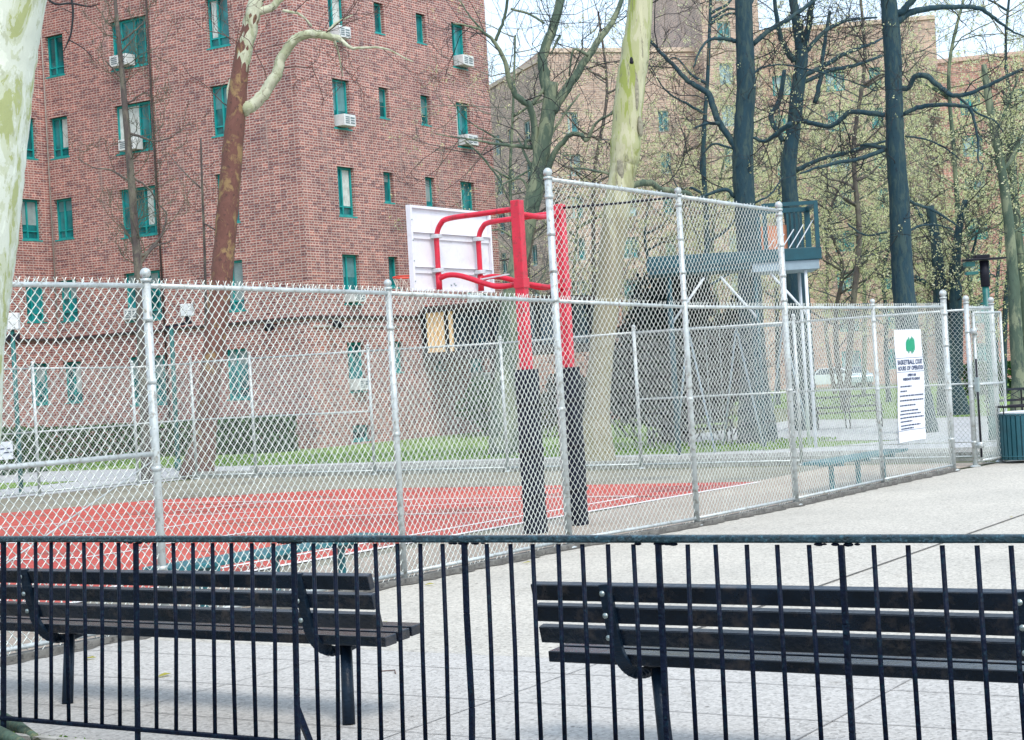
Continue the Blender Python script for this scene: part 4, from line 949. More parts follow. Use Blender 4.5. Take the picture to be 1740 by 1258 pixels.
M['clampteal'] = paint('pale_window_frame', (0.30, 0.40, 0.38), 0.5, 0.2, 3)
_h = 5.0
block('low salmon brick wing with dark clerestory openings behind the padded hoop poles', P(748, 600, 64), P(1060, 600, 70), 6, _h, M['brick4'], 0, first=.4, pitch=1.15, w=.8, hh=1.35, z_first=3.05, dark=True)
def HZ(px, py, Z): p = P(px, py, Z); return p[0], p[1], p[2]
c0 = P(921, 84, 118); cL = P(800, 190, 133); cR = P(1330, 84, 128)
block('tan brown brick block behind the middle trees, its roof corner showing against the sky', cL, c0, 3, c0[2] - .5, M['brick2'], 0, first=1.3, pitch=3.4, w=1.2)
block('wide tan brown brick block behind the pale plane tree, flat roofed', c0, P(1195, 84, 121), 14, c0[2], M['brick2'], 0, first=1.0, pitch=3.6, w=1.3)
block('tallest tan brick tower rising out of the top between the two middle trunks', P(1195, 84, 119), P(1292, 84, 120), 12, 34, M['brick2'], 0, first=1.1, pitch=3.1, w=1.0)
pr_ = P(1590, 42, 120)
block('broad tan apartment block behind the right-hand trunks', P(1280, 60, 126), P(1590, 60, 124), 12, P(1400, 42, 125)[2], M['brick3'], 0, first=1.2, pitch=3.5)
block('lower salmon brick block at the far right behind the thin trunks', P(1592, 95, 121), P(1900, 95, 118), 12, P(1650, 95, 120)[2], M['brick4'], 0, first=1.4, pitch=3.3)

# ------------------------------------------------------------------ trees
K = 6
class Twigs:
    def __init__(s): s.c = []; s.r = []; s.tips = []
    def grow(s, pos, dr, L, rad, lvl, maxl, rg, up=.12, kids=5, spread=.9, crook=.28, leafp=1.0, shrink=.56):
        pts = [pos]; d = dr / np.linalg.norm(dr); p = pos
        for i in range(K - 1):
            d = d + rg.normal(0, crook, 3) + np.array([0, 0, up * (.5 + i * .2)]); d /= np.linalg.norm(d); p = p + d * L / (K - 1); pts.append(p)
        pts = np.array(pts); rr = np.linspace(rad, max(rad * .35, .0045), K)
        s.c.append(pts); s.r.append(rr)
        if lvl >= maxl:
            s.tips.append(pts[2:]); return
        for q in range(kids):
            t = .25 + .75 * (q + rg.random()) / kids; f = t * (K - 1); i = min(int(f), K - 2); b = pts[i] + (pts[i + 1] - pts[i]) * (f - i)
            dd = pts[i + 1] - pts[i]; dd /= np.linalg.norm(dd); v = rg.normal(0, 1, 3); v -= dd * (v @ dd); v /= np.linalg.norm(v)
            s.grow(b, dd * (1 - .35 * spread) + v * spread, L * shrink * (1.15 - .5 * t) * rg.uniform(.7, 1.25), max(rr[i] * .62, .0055), lvl + 1, maxl, rg, up, kids, spread, crook, leafp, shrink)
    def mesh(s, name, mat, parent, sides=3):
        if not s.c: return
        C = np.array(s.c); Rr = np.array(s.r); n = len(C)
        t = np.gradient(C, axis=1); t /= np.linalg.norm(t, axis=2)[..., None] + 1e-9
        ref = np.array([.3, .5, .81]); x = np.cross(t, ref); x /= np.linalg.norm(x, axis=2)[..., None] + 1e-9; y = np.cross(t, x)
        an = np.arange(sides) * 2 * math.pi / sides
        V = C[:, :, None, :] + Rr[:, :, None, None] * (np.cos(an)[None, None, :, None] * x[:, :, None, :] + np.sin(an)[None, None, :, None] * y[:, :, None, :])
        b = (np.arange(n) * K * sides)[:, None, None] + (np.arange(K - 1) * sides)[None, :, None]; kq = np.arange(sides)[None, None, :]; k2 = (kq + 1) % sides
        Fq = np.stack([b + kq, b + k2, b + k2 + sides, b + kq + sides], -1).reshape(-1, 4)
        return raw_mesh(name, V.reshape(-1, 3), Fq, mat, parent)
    def leaves(s, name, mat, parent, n, size, rg, jit=.06):
        if not s.tips or n <= 0: return
        T = np.concatenate(s.tips); idx = np.repeat(rg.integers(0, len(T), n // 4 + 1), 4)[:n]; c = T[idx] + rg.normal(0, jit, (n, 3))
        return leaf_cloud(name, c, size, mat, parent, rg)
def leaf_cloud(name, c, size, mat, parent, rg, flat=0.0):
    n = len(c); a = rg.normal(0, 1, (n, 3)); a[:, 2] *= (1 - flat); a /= np.linalg.norm(a, axis=1)[:, None]; b = rg.normal(0, 1, (n, 3)); b -= a * (a * b).sum(1)[:, None]; b /= np.linalg.norm(b, axis=1)[:, None]
    sz = size * rg.uniform(.55, 1.4, (n, 1)); a = a * sz; b = b * sz * .55
    V = np.stack([c - a, c - b, c + a, c + b], 1).reshape(-1, 3); Fq = np.arange(n * 4).reshape(-1, 4)
    return raw_mesh(name, V, Fq, mat, parent)
def tree(name, label, Z, trunk, limbs, bk, tw, group=None, seeds=(10, 3), L=2.2, bud=0, budsize=.05, lm=None, budm='bud', seed=1, dzs=1.0, up=.12, kids=5, trunk_tw=0, foot=None, trad=.012, crook=.26, sides=3, jit=.012, limbmat=None, cat='tree', spread=.9):
    """trunk and limbs: lists of (px, py, width px[, extra depth]); real size follows from the distance Z"""
    rg = np.random.default_rng(seed)
    def cv(pts, first=None):
        w = []; r = []
        for i, q in enumerate(pts):
            z = Z + (q[3] if len(q) > 3 else 0); w.append(P(q[0], q[1], z)); r.append(q[2] * z / F / 2)
        return np.array(w), np.array(r)
    tp, trr = cv(trunk)
    # carry the trunk down to the ground
    base = tp[0].copy()
    if base[2] > .05:
        s = (tp[0] - tp[1]); s /= np.linalg.norm(s); s = s / max(-s[2], .3) * base[2] * .9; g = base + np.array([s[0] * .6, s[1] * .6, -base[2]]); g[2] = -.05
        k = max(1, int(base[2] / 1.0)); ins = [g + (base - g) * i / k for i in range(k)]; rs = [trr[0] * (1.05 + .5 * (1 - i / k) ** 6) for i in range(k)]
        tp = np.vstack([ins, tp]); trr = np.concatenate([rs, trr])
    else:
        trr[0] *= 1.35
    t = thing(name, label, cat, (tp[0][0], tp[0][1], 0), group)
    mb = MB(); S = smooth(tp, 6); Rr = np.interp(np.linspace(0, len(tp) - 1, len(S)), np.arange(len(tp)), trr)
    S[1:-1] += rg.normal(0, 1, (len(S) - 2, 3)) * (Rr[1:-1, None] * jit * 1.5); Rr = Rr * (1 + rg.normal(0, jit, len(Rr)))
    mb.tube(S, Rr, 16); mb.build('trunk', M[bk], t, True)
    T = Twigs()
    for li in limbs:
        w, r = cv(li)
        # limbs leave the picture plane: each bends nearer or farther along its length
        sgn = rg.choice([-1, 1]) * rg.uniform(.2, .6) * dzs
        if len(li[0]) < 4:
            ln_ = np.linspace(0, 1, len(w)); off = (ln_ ** 1.3)[:, None] * sgn * np.linalg.norm(w[-1] - w[0])
            dv = (w - EYE); dn = np.linalg.norm(dv, axis=1)[:, None]; w = EYE + dv * (1 + off / dn); r = r * (1 + off[:, 0] / dn[:, 0])
        S = smooth(w, 5); Rr = np.interp(np.linspace(0, len(w) - 1, len(S)), np.arange(len(w)), r)
        S[1:-1] += rg.normal(0, 1, (len(S) - 2, 3)) * (Rr[1:-1, None] * .05 + .005)
        lb = MB(); lb.tube(S, np.maximum(Rr, .006), 8); lb.build('limb', M[limbmat or bk], t, True)
        seg = np.linalg.norm(np.diff(S, axis=0), axis=1).sum(); nk = max(2, int(seg * seeds[0] / 5))
        for q in range(nk):
            tt = .15 + .85 * (q + rg.random()) / nk; i = min(int(tt * (len(S) - 1)), len(S) - 2); dd = S[i + 1] - S[i]; dd /= np.linalg.norm(dd)
            v = rg.normal(0, 1, 3); v -= dd * (v @ dd); v /= np.linalg.norm(v)
            T.grow(S[i], dd * .6 + v * .8, L * rg.uniform(.5, 1.1), min(max(Rr[i] * .45, .008), trad * 1.6), 1, seeds[1], rg, up, kids, spread, crook)
    for q in range(trunk_tw):
        i = rg.integers(len(tp) // 3, len(tp) - 1); f = rg.random(); b = tp[i] + (tp[min(i + 1, len(tp) - 1)] - tp[i]) * f; a = rg.random() * 6.283
        T.grow(b, np.array([math.cos(a), math.sin(a), .35]), L * rg.uniform(.5, 1.2), trad * 1.3, 1, seeds[1], rg, up, kids, spread, crook)
    T.mesh('twigs', M[tw], t, sides)
    if bud: T.leaves('buds', M[budm], t, bud, budsize, rg)
    return t

# nearest: pale peeling trunk at the left edge
tree('sycamore_tree', 'broad pale peeling sycamore trunk filling the left edge of the photo', 8.6,
     [(-150, 1310, 170), (-135, 1150, 180), (-104, 900, 184), (-92, 700, 186), (-88, 600, 184), (-82, 500, 194), (-70, 400, 196), (-62, 300, 200), (-54, 200, 205), (-44, 100, 205), (-28, 0, 206), (0, -120, 200), (40, -300, 180)],
     [[(60, -120, 40), (180, -60, 20), (290, -10, 9)]], 'bk_syc', 'twig', seeds=(2, 2), L=.6, seed=3, trad=.006, jit=.0035)
tg = thing('overhanging_branch', 'thin dark forked branch hanging into the top left corner beside the pale trunk', 'branch', P(80, -80, 12))
mb = MB()
for li in [[(60, -60, 4), (85, 2, 4), (122, 6, 3.5), (150, 11, 2.5), (170, 7, 1.5)], [(118, -20, 4), (124, 18, 4), (121, 55, 3.4), (116, 70, 3), (108, 88, 1.6)], [(117, 68, 2.6), (135, 78, 2), (150, 90, 1.6), (160, 105, 1)], [(122, 22, 2), (105, 15, 1.3), (85, 22, .9)], [(116, 58, 1.6), (110, 50, 1)], [(146, 86, 1.2), (170, 108, .8)]]:
    w = smooth([P(x, y, 12) for x, y, q in li], 4); r = np.interp(np.linspace(0, len(li) - 1, len(w)), np.arange(len(li)), [q * 12 / F / 2 for x, y, q in li]); mb.tube(w, r, 6)
mb.build('branch', M['twig'], tg, True)

# slim young tree against the wall
tree('young_tree', 'slim dark young tree with many upright twigs in front of the wide windows', 39.0,
     [(240, 560, 16), (237, 480, 15), (230, 400, 14), (225, 330, 13), (219, 260, 12), (214, 200, 11), (207, 120, 9), (200, 50, 7), (193, -30, 5)],
     [[(232, 440, 8), (255, 425, 6), (275, 398, 4), (283, 365, 3), (268, 345, 2)], [(229, 420, 5), (206, 380, 3), (215, 400, 2)], [(222, 310, 5), (190, 290, 3), (160, 285, 2), (132, 270, 1.5)], [(217, 225, 5), (262, 240, 3), (295, 233, 2)], [(222, 300, 4), (252, 320, 3), (268, 345, 2)], [(213, 140, 5), (195, 120, 3), (180, 105, 2)], [(207, 70, 4), (238, 45, 2.4), (248, 30, 1.4)], [(234, 455, 5), (262, 420, 4), (290, 410, 2)], [(205, 90, 4), (226, 66, 2), (240, 50, 1.2)], [(211, 180, 4), (244, 158, 2), (256, 165, 1)]],
     'bk_grey', 'twiggrey', seeds=(9, 3), L=1.3, seed=5, trunk_tw=26, up=.25, kids=4, trad=.010, dzs=.6)
# reddish plane with cream limb
tree('plane_tree', 'plane tree with reddish-brown leaning trunk and a cream forked limb', 39.6,
     [(334, 812, 46), (348, 740, 38), (360, 620, 36), (374, 500, 37), (381, 420, 37), (389, 330, 36), (396, 250, 35), (402, 180, 33), (408, 120, 28), (420, 60, 25), (434, 10, 22), (448, -60, 18)],
     [[(409, 122, 27, .0), (421, 60, 27.5, .0), (434, 10, 25, .0), (448, -60, 20, .0)], [(412, 188, 24), (428, 180, 21), (452, 155, 20), (470, 125, 19), (478, 100, 17), (497, 72, 16), (520, 58, 15), (548, 60, 14), (575, 66, 10), (600, 82, 5), (650, 82, 3), (702, 105, 2)], [(437, 20, 14), (462, 12, 13), (482, -8, 11)], [(480, 18, 5), (510, 25, 4), (530, 45, 3)], [(568, 68, 5), (575, 90, 3), (582, 130, 2)], [(555, 58, 5), (570, 40, 4), (600, 25, 2)], [(396, 190, 9), (388, 160, 7), (392, 135, 5)]],
     'bk_red', 'twigbrown', seeds=(6, 3), L=2.3, seed=8, kids=4, trad=.011, limbmat='bk_cream', dzs=.4)
# small bare sapling beside it
tree('sapling', 'thin bare sapling against the brick between the slim tree and the leaning plane', 41.0,
     [(352, 760, 6), (350, 560, 5), (348, 440, 4.5), (344, 330, 4), (341, 235, 3)], [[(341, 320, 3), (310, 290, 2), (285, 260, 1.5)], [(345, 380, 3), (380, 400, 2), (400, 430, 1.2)]],
     'bk_grey', 'twigbrown', seeds=(6, 2), L=1.0, seed=9, trunk_tw=9, trad=.007)
# forked greenish tree in front of the second block
tree('plane_tree', 'forked greenish tree behind the hoop, its twin stems crossing the gap of sky', 41.5,
     [(858, 640, 36), (866, 540, 34), (878, 460, 33), (890, 400, 31), (903, 350, 30), (914, 300, 29), (924, 240, 27), (932, 190, 25), (938, 140, 22)],
     [[(934, 170, 22), (926, 130, 19), (922, 95, 17), (938, 50, 16), (952, 0, 15), (962, -50, 12)], [(936, 190, 20), (958, 160, 16), (990, 110, 13), (1018, 68, 11), (1045, 30, 9), (1062, -20, 7)], [(912, 268, 13), (908, 215, 12), (900, 182, 12), (880, 165, 11), (866, 140, 10), (858, 105, 8), (842, 75, 7), (822, 55, 5), (800, 45, 4), (770, 40, 2)], [(902, 178, 9), (915, 165, 7), (925, 150, 6)], [(842, 70, 6), (855, 35, 5), (862, 0, 5), (870, -40, 4)], [(868, 15, 4), (900, 25, 4), (925, 40, 4)],
      [(905, 345, 14), (925, 300, 12), (942, 262, 10), (965, 232, 8), (985, 228, 8), (998, 238, 7), (1012, 210, 5), (1045, 190, 3)], [(930, 268, 9), (912, 252, 8), (893, 250, 8), (870, 248, 6), (842, 245, 5), (820, 240, 4), (790, 236, 3), (740, 228, 2)], [(896, 252, 6), (893, 240, 6), (915, 238, 4)], [(905, 290, 6), (892, 262, 5), (880, 235, 3)], [(900, 330, 5), (888, 305, 4), (860, 310, 3), (845, 330, 2)], [(790, 240, 3), (815, 262, 3), (845, 300, 3), (862, 335, 2.5)], [(952, 60, 5), (935, 95, 2)], [(1000, 95, 6), (975, 85, 4), (967, 130, 3)], [(830, 62, 4), (800, 30, 3), (780, 0, 2)], [(915, 265, 5), (955, 200, 4), (985, 160, 3)]],
     'bk_green', 'twig', seeds=(6, 3), L=2.9, seed=11, kids=3, trad=.010, dzs=.5)
# thick pale yellow-green plane
tree('plane_tree', 'thick pale yellow-green plane trunk with a dark hollow scar rising between the two blocks', 35.2,
     [(1008, 800, 60), (1014, 700, 44), (1022, 600, 42), (1033, 500, 42), (1043, 400, 44), (1052, 330, 46), (1058, 295, 44), (1062, 260, 53), (1066, 200, 50), (1072, 140, 50), (1081, 80, 48), (1087, 20, 42), (1092, -60, 40), (1100, -160, 34)],
     [[(1065, 320, 12), (1100, 310, 12), (1125, 322, 10), (1165, 328, 8), (1190, 345, 5)], [(1078, 100, 14), (1095, 75, 12), (1098, 20, 12), (1112, -40, 9)], [(1050, 300, 6), (1010, 290, 4), (975, 285, 3)]],
     'bk_pale', 'twig', seeds=(4, 3), L=1.8, seed=12, trad=.010, limbmat='bk_green')
# knot hole
hk = COL.objects.get('plane_tree.002')
mb = MB(); c = P(1073, 103, 35.2 - .285); mb.sphere(c, .035, .03, .075, 10, 8); mb.sphere(c - [0, 0, .035], .048, .03, .045, 10, 6)
mb.build('knot_hole', M['cable'], hk, True)
for (x, y, w_, h_) in [(1078, 150, .10, .50), (1054, 285, .09, .30), (1088, 215, .05, .22)]:
    mb = MB(); c = P(x, y, 35.2 - .225); mb.sphere(c, w_, .06, h_, 12, 10); mb.build('bark_scar', M['scar'], hk, True)

# dark trunks of the right half
tree('dark_tree', 'straight dark blue-green trunk right of the pale plane, forking branch low on its left side', 40.1,
     [(1287, 755, 54), (1281, 640, 46), (1276, 540, 42), (1272, 440, 38), (1266, 350, 36), (1262, 280, 36), (1265, 200, 33), (1268, 150, 33), (1266, 90, 31), (1264, 30, 29), (1262, -60, 27)],
     [[(1252, 252, 12), (1240, 235, 11), (1220, 205, 11), (1212, 180, 11), (1204, 160, 11), (1180, 145, 9), (1160, 130, 8), (1145, 112, 7), (1122, 90, 6), (1105, 70, 5), (1085, 60, 3)], [(1222, 210, 7), (1200, 210, 5), (1180, 218, 3)], [(1250, 255, 4), (1215, 245, 4), (1195, 262, 3), (1190, 290, 2.5), (1200, 310, 2)], [(1250, 70, 8), (1230, 66, 7), (1205, 68, 5), (1190, 85, 4), (1178, 115, 3)], [(1254, 160, 4), (1280, 125, 4), (1305, 112, 3), (1345, 112, 3), (1400, 125, 3), (1450, 140, 2), (1490, 155, 2)], [(1280, 75, 9), (1310, 50, 8), (1345, 30, 7), (1385, 0, 6)], [(1272, 232, 4), (1300, 240, 5), (1320, 226, 7), (1345, 210, 8)], [(1248, 335, 7), (1232, 322, 7), (1205, 330, 5), (1180, 340, 3)], [(1282, 345, 4), (1310, 330, 3), (1330, 300, 2)]],
     'bk_teal', 'twig', seeds=(5, 3), L=2.2, seed=21, bud=350, budsize=.028, trad=.012, trunk_tw=10)
tree('dark_tree', 'slimmer dark leaning tree behind the teal play deck, forked high up', 47.0,
     [(1368, 800, 46), (1366, 700, 42), (1362, 600, 40), (1356, 500, 38), (1350, 400, 30), (1340, 300, 26), (1348, 220, 24), (1356, 150, 23), (1362, 95, 22), (1355, 45, 17), (1346, -10, 14), (1340, -60, 12)],
     [[(1365, 85, 14), (1375, 40, 11), (1384, -20, 9)], [(1350, 105, 12), (1333, 80, 10), (1322, 45, 8), (1315, -10, 6)], [(1368, 90, 8), (1400, 55, 7), (1440, 35, 6), (1490, 30, 3)], [(1365, 130, 9), (1400, 112, 8), (1440, 90, 7), (1480, 75, 5), (1500, 65, 3)], [(1366, 140, 7), (1410, 120, 7), (1450, 112, 6), (1500, 95, 4)], [(1330, 240, 9), (1310, 200, 9), (1325, 170, 9), (1333, 120, 7)], [(1385, 175, 9), (1395, 130, 8), (1400, 80, 7), (1410, 20, 6)], [(1352, 290, 9), (1385, 275, 7), (1430, 262, 7), (1470, 250, 6), (1505, 240, 4)]],
     'bk_teal', 'twig', seeds=(6, 3), L=2.4, seed=22, bud=1500, budsize=.034, trad=.013, trunk_tw=14)
tree('dark_tree', 'tall dark trunk right of the teal play deck with long crooked side branches', 41.4,
     [(1562, 740, 50), (1556, 650, 44), (1545, 580, 40), (1536, 500, 38), (1531, 420, 36), (1528, 340, 34), (1522, 260, 32), (1520, 200, 30), (1518, 130, 29), (1515, 60, 30), (1510, 0, 27), (1508, -70, 25)],
     [[(1504, 195, 9), (1480, 193, 9), (1446, 190, 8), (1430, 202, 8), (1408, 215, 8), (1375, 208, 8), (1355, 207, 7), (1330, 222, 6), (1302, 240, 6), (1282, 234, 4)], [(1535, 195, 7), (1565, 182, 8), (1605, 178, 7), (1645, 183, 6), (1655, 205, 5), (1662, 240, 4), (1662, 272, 3), (1670, 280, 2), (1668, 290, 2)], [(1530, 152, 10), (1545, 148, 9), (1555, 130, 9), (1575, 130, 10), (1600, 150, 9), (1620, 162, 8), (1650, 158, 7), (1690, 140, 6), (1738, 117, 5)], [(1522, 40, 13), (1545, 22, 12), (1580, 14, 10), (1630, 12, 8), (1665, 15, 8), (1690, 32, 6), (1718, 52, 4), (1745, 65, 2)], [(1524, 25, 12), (1540, 12, 12), (1560, -10, 11)], [(1506, 252, 8), (1475, 246, 7), (1462, 248, 4)], [(1502, 255, 8), (1460, 270, 7), (1410, 280, 6), (1360, 295, 3)], [(1538, 232, 3), (1565, 235, 3), (1600, 248, 3), (1630, 270, 2.4)], [(1540, 320, 4), (1547, 342, 6), (1585, 358, 5), (1610, 372, 4), (1632, 390, 2)], [(1538, 398, 4), (1560, 385, 4), (1590, 382, 3), (1620, 390, 2)], [(1508, 395, 4), (1470, 400, 3), (1440, 380, 3)], [(1622, 160, 5), (1660, 192, 4), (1690, 205, 3), (1705, 225, 2)]],
     'bk_teal', 'twig', seeds=(5, 3), L=2.1, seed=23, bud=900, budsize=.03, trad=.012, trunk_tw=12)
tree('dark_tree', 'dark twin-stemmed tree seen through the open gate', 52.0,
     [(1622, 716, 46), (1612, 640, 36), (1606, 580, 32), (1600, 520, 26), (1596, 470, 22), (1590, 410, 18), (1580, 350, 14)],
     [[(1622, 640, 28), (1625, 560, 24), (1624, 500, 22), (1622, 460, 18), (1628, 400, 14), (1640, 340, 9)], [(1598, 500, 9), (1575, 482, 8), (1556, 470, 6)], [(1622, 470, 9), (1648, 440, 6), (1660, 400, 4)], [(1588, 400, 9), (1560, 360, 6), (1540, 330, 4)]],
     'bk_teal', 'twig', seeds=(8, 3), L=2.4, seed=24, bud=4500, budsize=.036, trad=.014, trunk_tw=16)
tree('thin_tree', 'greenish slender trunk near the right edge, forked above the lamp', 49.0,
     [(1731, 640, 24), (1726, 560, 22), (1722, 480, 20), (1716, 400, 18), (1708, 330, 17), (1702, 290, 15), (1693, 240, 14), (1680, 170, 13), (1672, 110, 9)],
     [[(1704, 290, 8), (1722, 265, 8), (1740, 215, 6)], [(1702, 295, 7), (1690, 270, 6), (1672, 258, 4)], [(1715, 400, 5), (1745, 380, 4)], [(1690, 230, 6), (1712, 180, 4), (1730, 130, 3)]],
     'bk_green', 'twig', seeds=(7, 3), L=2.0, seed=25, bud=3500, budsize=.034, trad=.012, trunk_tw=12)
tree('thin_tree', 'second slender trunk crossing the right edge behind the litter bin', 54.0,
     [(1748, 640, 20), (1742, 540, 18), (1733, 430, 16), (1722, 320, 14), (1716, 240, 11), (1708, 160, 8)], [[(1722, 320, 6), (1700, 240, 5), (1690, 190, 3)]],
     'bk_green', 'twig', seeds=(7, 3), L=2.0, seed=26, bud=3000, budsize=.034, trad=.012, trunk_tw=14)
# trees filling the ground between the court and the far blocks
grp = 'budding trees in front of the far blocks'
fl = [(905, 70, 700, 300, 16), (975, 80, 690, 330, 16), (1108, 62, 700, 330, 14), (1165, 74, 690, 200, 15), (1222, 66, 690, 250, 15), (1325, 78, 680, 180, 15), (1425, 64, 680, 300, 15), (1468, 84, 670, 180, 16), (1500, 72, 670, 330, 14), (1580, 76, 670, 220, 15), (1652, 68, 670, 280, 14), (1700, 88, 660, 150, 16), (1400, 96, 660, 160, 16), (1280, 92, 660, 200, 16), (1195, 58, 700, -30, 17), (1455, 60, 690, -40, 17), (1625, 62, 680, -30, 17), (1715, 70, 670, -50, 16), (1015, 64, 700, 20, 14), (870, 58, 700, 60, 12)]
lbl = ['left of the pale plane trunk and nearest the brick block', 'directly left of the pale plane trunk', 'directly right of the pale plane trunk', 'midway between the pale plane and the first dark trunk', 'just left of the first dark trunk', 'between the first dark trunk and the leaning one', 'above the parked cars', 'right of the parked cars', 'just left of the tall dark trunk', 'just right of the tall dark trunk', 'left of the lamp post', 'at the right edge, farthest back', 'behind the leaning dark tree', 'behind the first dark trunk', 'rising past the top just left of the first dark trunk', 'rising past the top midway between the two dark trunks', 'rising past the top left of the lamp post', 'rising past the top at the right edge', 'reaching the sky left of the pale plane trunk', 'at the right side of the brick block']
for i, (x, Z, yb, yt, w) in enumerate(fl):
    rr = random.Random(40 + i); g = None
    w2 = w * 45 / Z; ys = np.linspace(yb, yt, 6); trk = [(x + rr.uniform(-7, 7) + (q - 2) * rr.uniform(-6, 6), y, w2 * (1 - .13 * q)) for q, y in enumerate(ys)]
    lim = []
    for q in range(8):
        y0 = yb - (yb - yt) * rr.uniform(.25, .95); x0 = np.interp(-y0, [-v[1] for v in trk], [v[0] for v in trk]); s = rr.choice([-1, 1]); l = rr.uniform(50, 120)
        lim.append([(x0, y0, w2 * .45), (x0 + s * l * .35, y0 - l * .2, w2 * .32), (x0 + s * l * .7, y0 - l * rr.uniform(.2, .6), w2 * .2), (x0 + s * l, y0 - l * rr.uniform(.4, 1.0), w2 * .1)])
    right = x > 1080
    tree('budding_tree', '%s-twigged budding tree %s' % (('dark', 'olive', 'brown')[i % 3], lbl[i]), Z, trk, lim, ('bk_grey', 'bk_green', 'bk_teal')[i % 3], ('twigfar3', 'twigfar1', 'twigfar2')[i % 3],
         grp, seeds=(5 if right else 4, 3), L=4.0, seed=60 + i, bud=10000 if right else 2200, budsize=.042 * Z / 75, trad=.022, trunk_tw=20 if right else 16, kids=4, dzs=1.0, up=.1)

# ------------------------------------------------------------------ shrubs and hedge
def bush(name, label, c, rx, ry, h, n, size, mat, seed, group=None, flatbox=False, stems=12, cat='shrub'):
    rg = np.random.default_rng(seed); t = thing(name, label, cat, (c[0], c[1], 0), group)
    if flatbox:
        p = rg.uniform(-1, 1, (n, 3)); k = rg.integers(0, 3, n); s = rg.choice([-1, 1], n)
        for ax in range(3):
            mk_ = (k == ax); p[mk_, ax] = (s[mk_] if ax < 2 else 1.0) * rg.uniform(.86, 1.0, mk_.sum())
        pts = np.stack([c[0] + p[:, 0] * rx, c[1] + p[:, 1] * ry, (p[:, 2] * .5 + .5) * h * (1 + .05 * np.sin(p[:, 0] * 9 + p[:, 1] * 5))], 1)
    else:
        nc = 26; cc = rg.normal(0, 1, (nc, 3)); cc /= np.linalg.norm(cc, axis=1)[:, None]; cc *= rg.uniform(.25, .8, (nc, 1)); cr = rg.uniform(.22, .42, nc)
        i = rg.integers(0, nc, n); v = rg.normal(0, 1, (n, 3)); v /= np.linalg.norm(v, axis=1)[:, None]; v *= rg.uniform(.6, 1.05, (n, 1)); q = cc[i] + v * cr[i][:, None]
        pts = np.stack([c[0] + q[:, 0] * rx, c[1] + q[:, 1] * ry, h * (.5 + .48 * q[:, 2])], 1); pts = pts[pts[:, 2] > .03]
    leaf_cloud('foliage', pts, size, M[mat], t, rg)
    T = Twigs()
    for q in range(stems):
        a = rg.random() * 6.283; rr = rg.random() * .6
        T.grow(np.array([c[0] + rx * rr * math.cos(a), c[1] + ry * rr * math.sin(a), 0.0]), np.array([math.cos(a) * .4, math.sin(a) * .4, 1]), h * .9, .02, 1, 2, rg, .1, 5)
    T.mesh('stems', M['twig'], t)
    return t
bush('hedge', 'clipped green hedge along the foot of the brick wall, left of the leaning plane tree', (-41.5, 41.5), 5.2, .7, 1.05, 16000, .07, 'shrub', 1, flatbox=True, stems=30, cat='hedge')
bush('hedge', 'short clipped hedge block at the brick corner, right of the leaning plane tree', (-36.0, 41.3), 1.5, .6, 1.1, 6000, .07, 'shrub', 2, flatbox=True, stems=10, cat='hedge')
bush('hedge', 'green hedge at the left edge behind the side fence', (-38.5, 31.5), 1.2, 2.6, 1.25, 7000, .07, 'shrub', 3, flatbox=True, stems=10, cat='hedge')
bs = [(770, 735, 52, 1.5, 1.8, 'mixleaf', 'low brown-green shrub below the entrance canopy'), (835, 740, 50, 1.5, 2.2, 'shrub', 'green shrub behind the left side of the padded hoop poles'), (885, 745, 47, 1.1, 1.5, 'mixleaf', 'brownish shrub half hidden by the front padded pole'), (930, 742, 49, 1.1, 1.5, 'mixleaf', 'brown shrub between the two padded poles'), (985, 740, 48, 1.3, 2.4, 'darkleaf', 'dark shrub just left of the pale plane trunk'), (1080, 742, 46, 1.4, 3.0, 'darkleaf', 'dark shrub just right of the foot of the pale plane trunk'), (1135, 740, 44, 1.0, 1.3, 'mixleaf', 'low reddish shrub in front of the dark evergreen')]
for i, (x, y, Z, rx_, h, mt_, lb_) in enumerate(bs):
    g = G(x, y); bush('shrub', lb_, g, rx_, rx_ * .8, h, 5000, .06, mt_, 20 + i)
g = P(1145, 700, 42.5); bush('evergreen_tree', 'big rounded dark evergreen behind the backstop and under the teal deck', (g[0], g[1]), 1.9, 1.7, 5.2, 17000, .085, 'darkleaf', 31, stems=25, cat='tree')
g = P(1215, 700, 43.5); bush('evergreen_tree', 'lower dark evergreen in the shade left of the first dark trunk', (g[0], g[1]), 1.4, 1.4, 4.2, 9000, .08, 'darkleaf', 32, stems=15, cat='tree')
g = G(1722, 668); bush('hedge', 'clipped dark hedge behind the litter bin at the right edge', (g[0] + 1.5, g[1]), 3.4, 1.0, 1.3, 7000, .12, 'shrub', 33, flatbox=True, stems=8, cat='hedge')
# grass tufts along the lawn edges (ground cover)
rg = np.random.default_rng(5); c = []
for (x0, x1, y0, y1, n) in [(-34, -15, 33.9, 38, 9000), (-36, -16, 31.2, 33.0, 0), (-48, -36, 34.3, 38, 3000), (-14, -8, 36, 40, 0)]:
    if n: c.append(np.stack([rg.uniform(x0, x1, n), rg.uniform(y0, y1, n) + .15, rg.uniform(0.0, .07, n)], 1))
tag(leaf_cloud('grass', np.concatenate(c), .055, M['grassblade'], None, rg), kind='stuff')

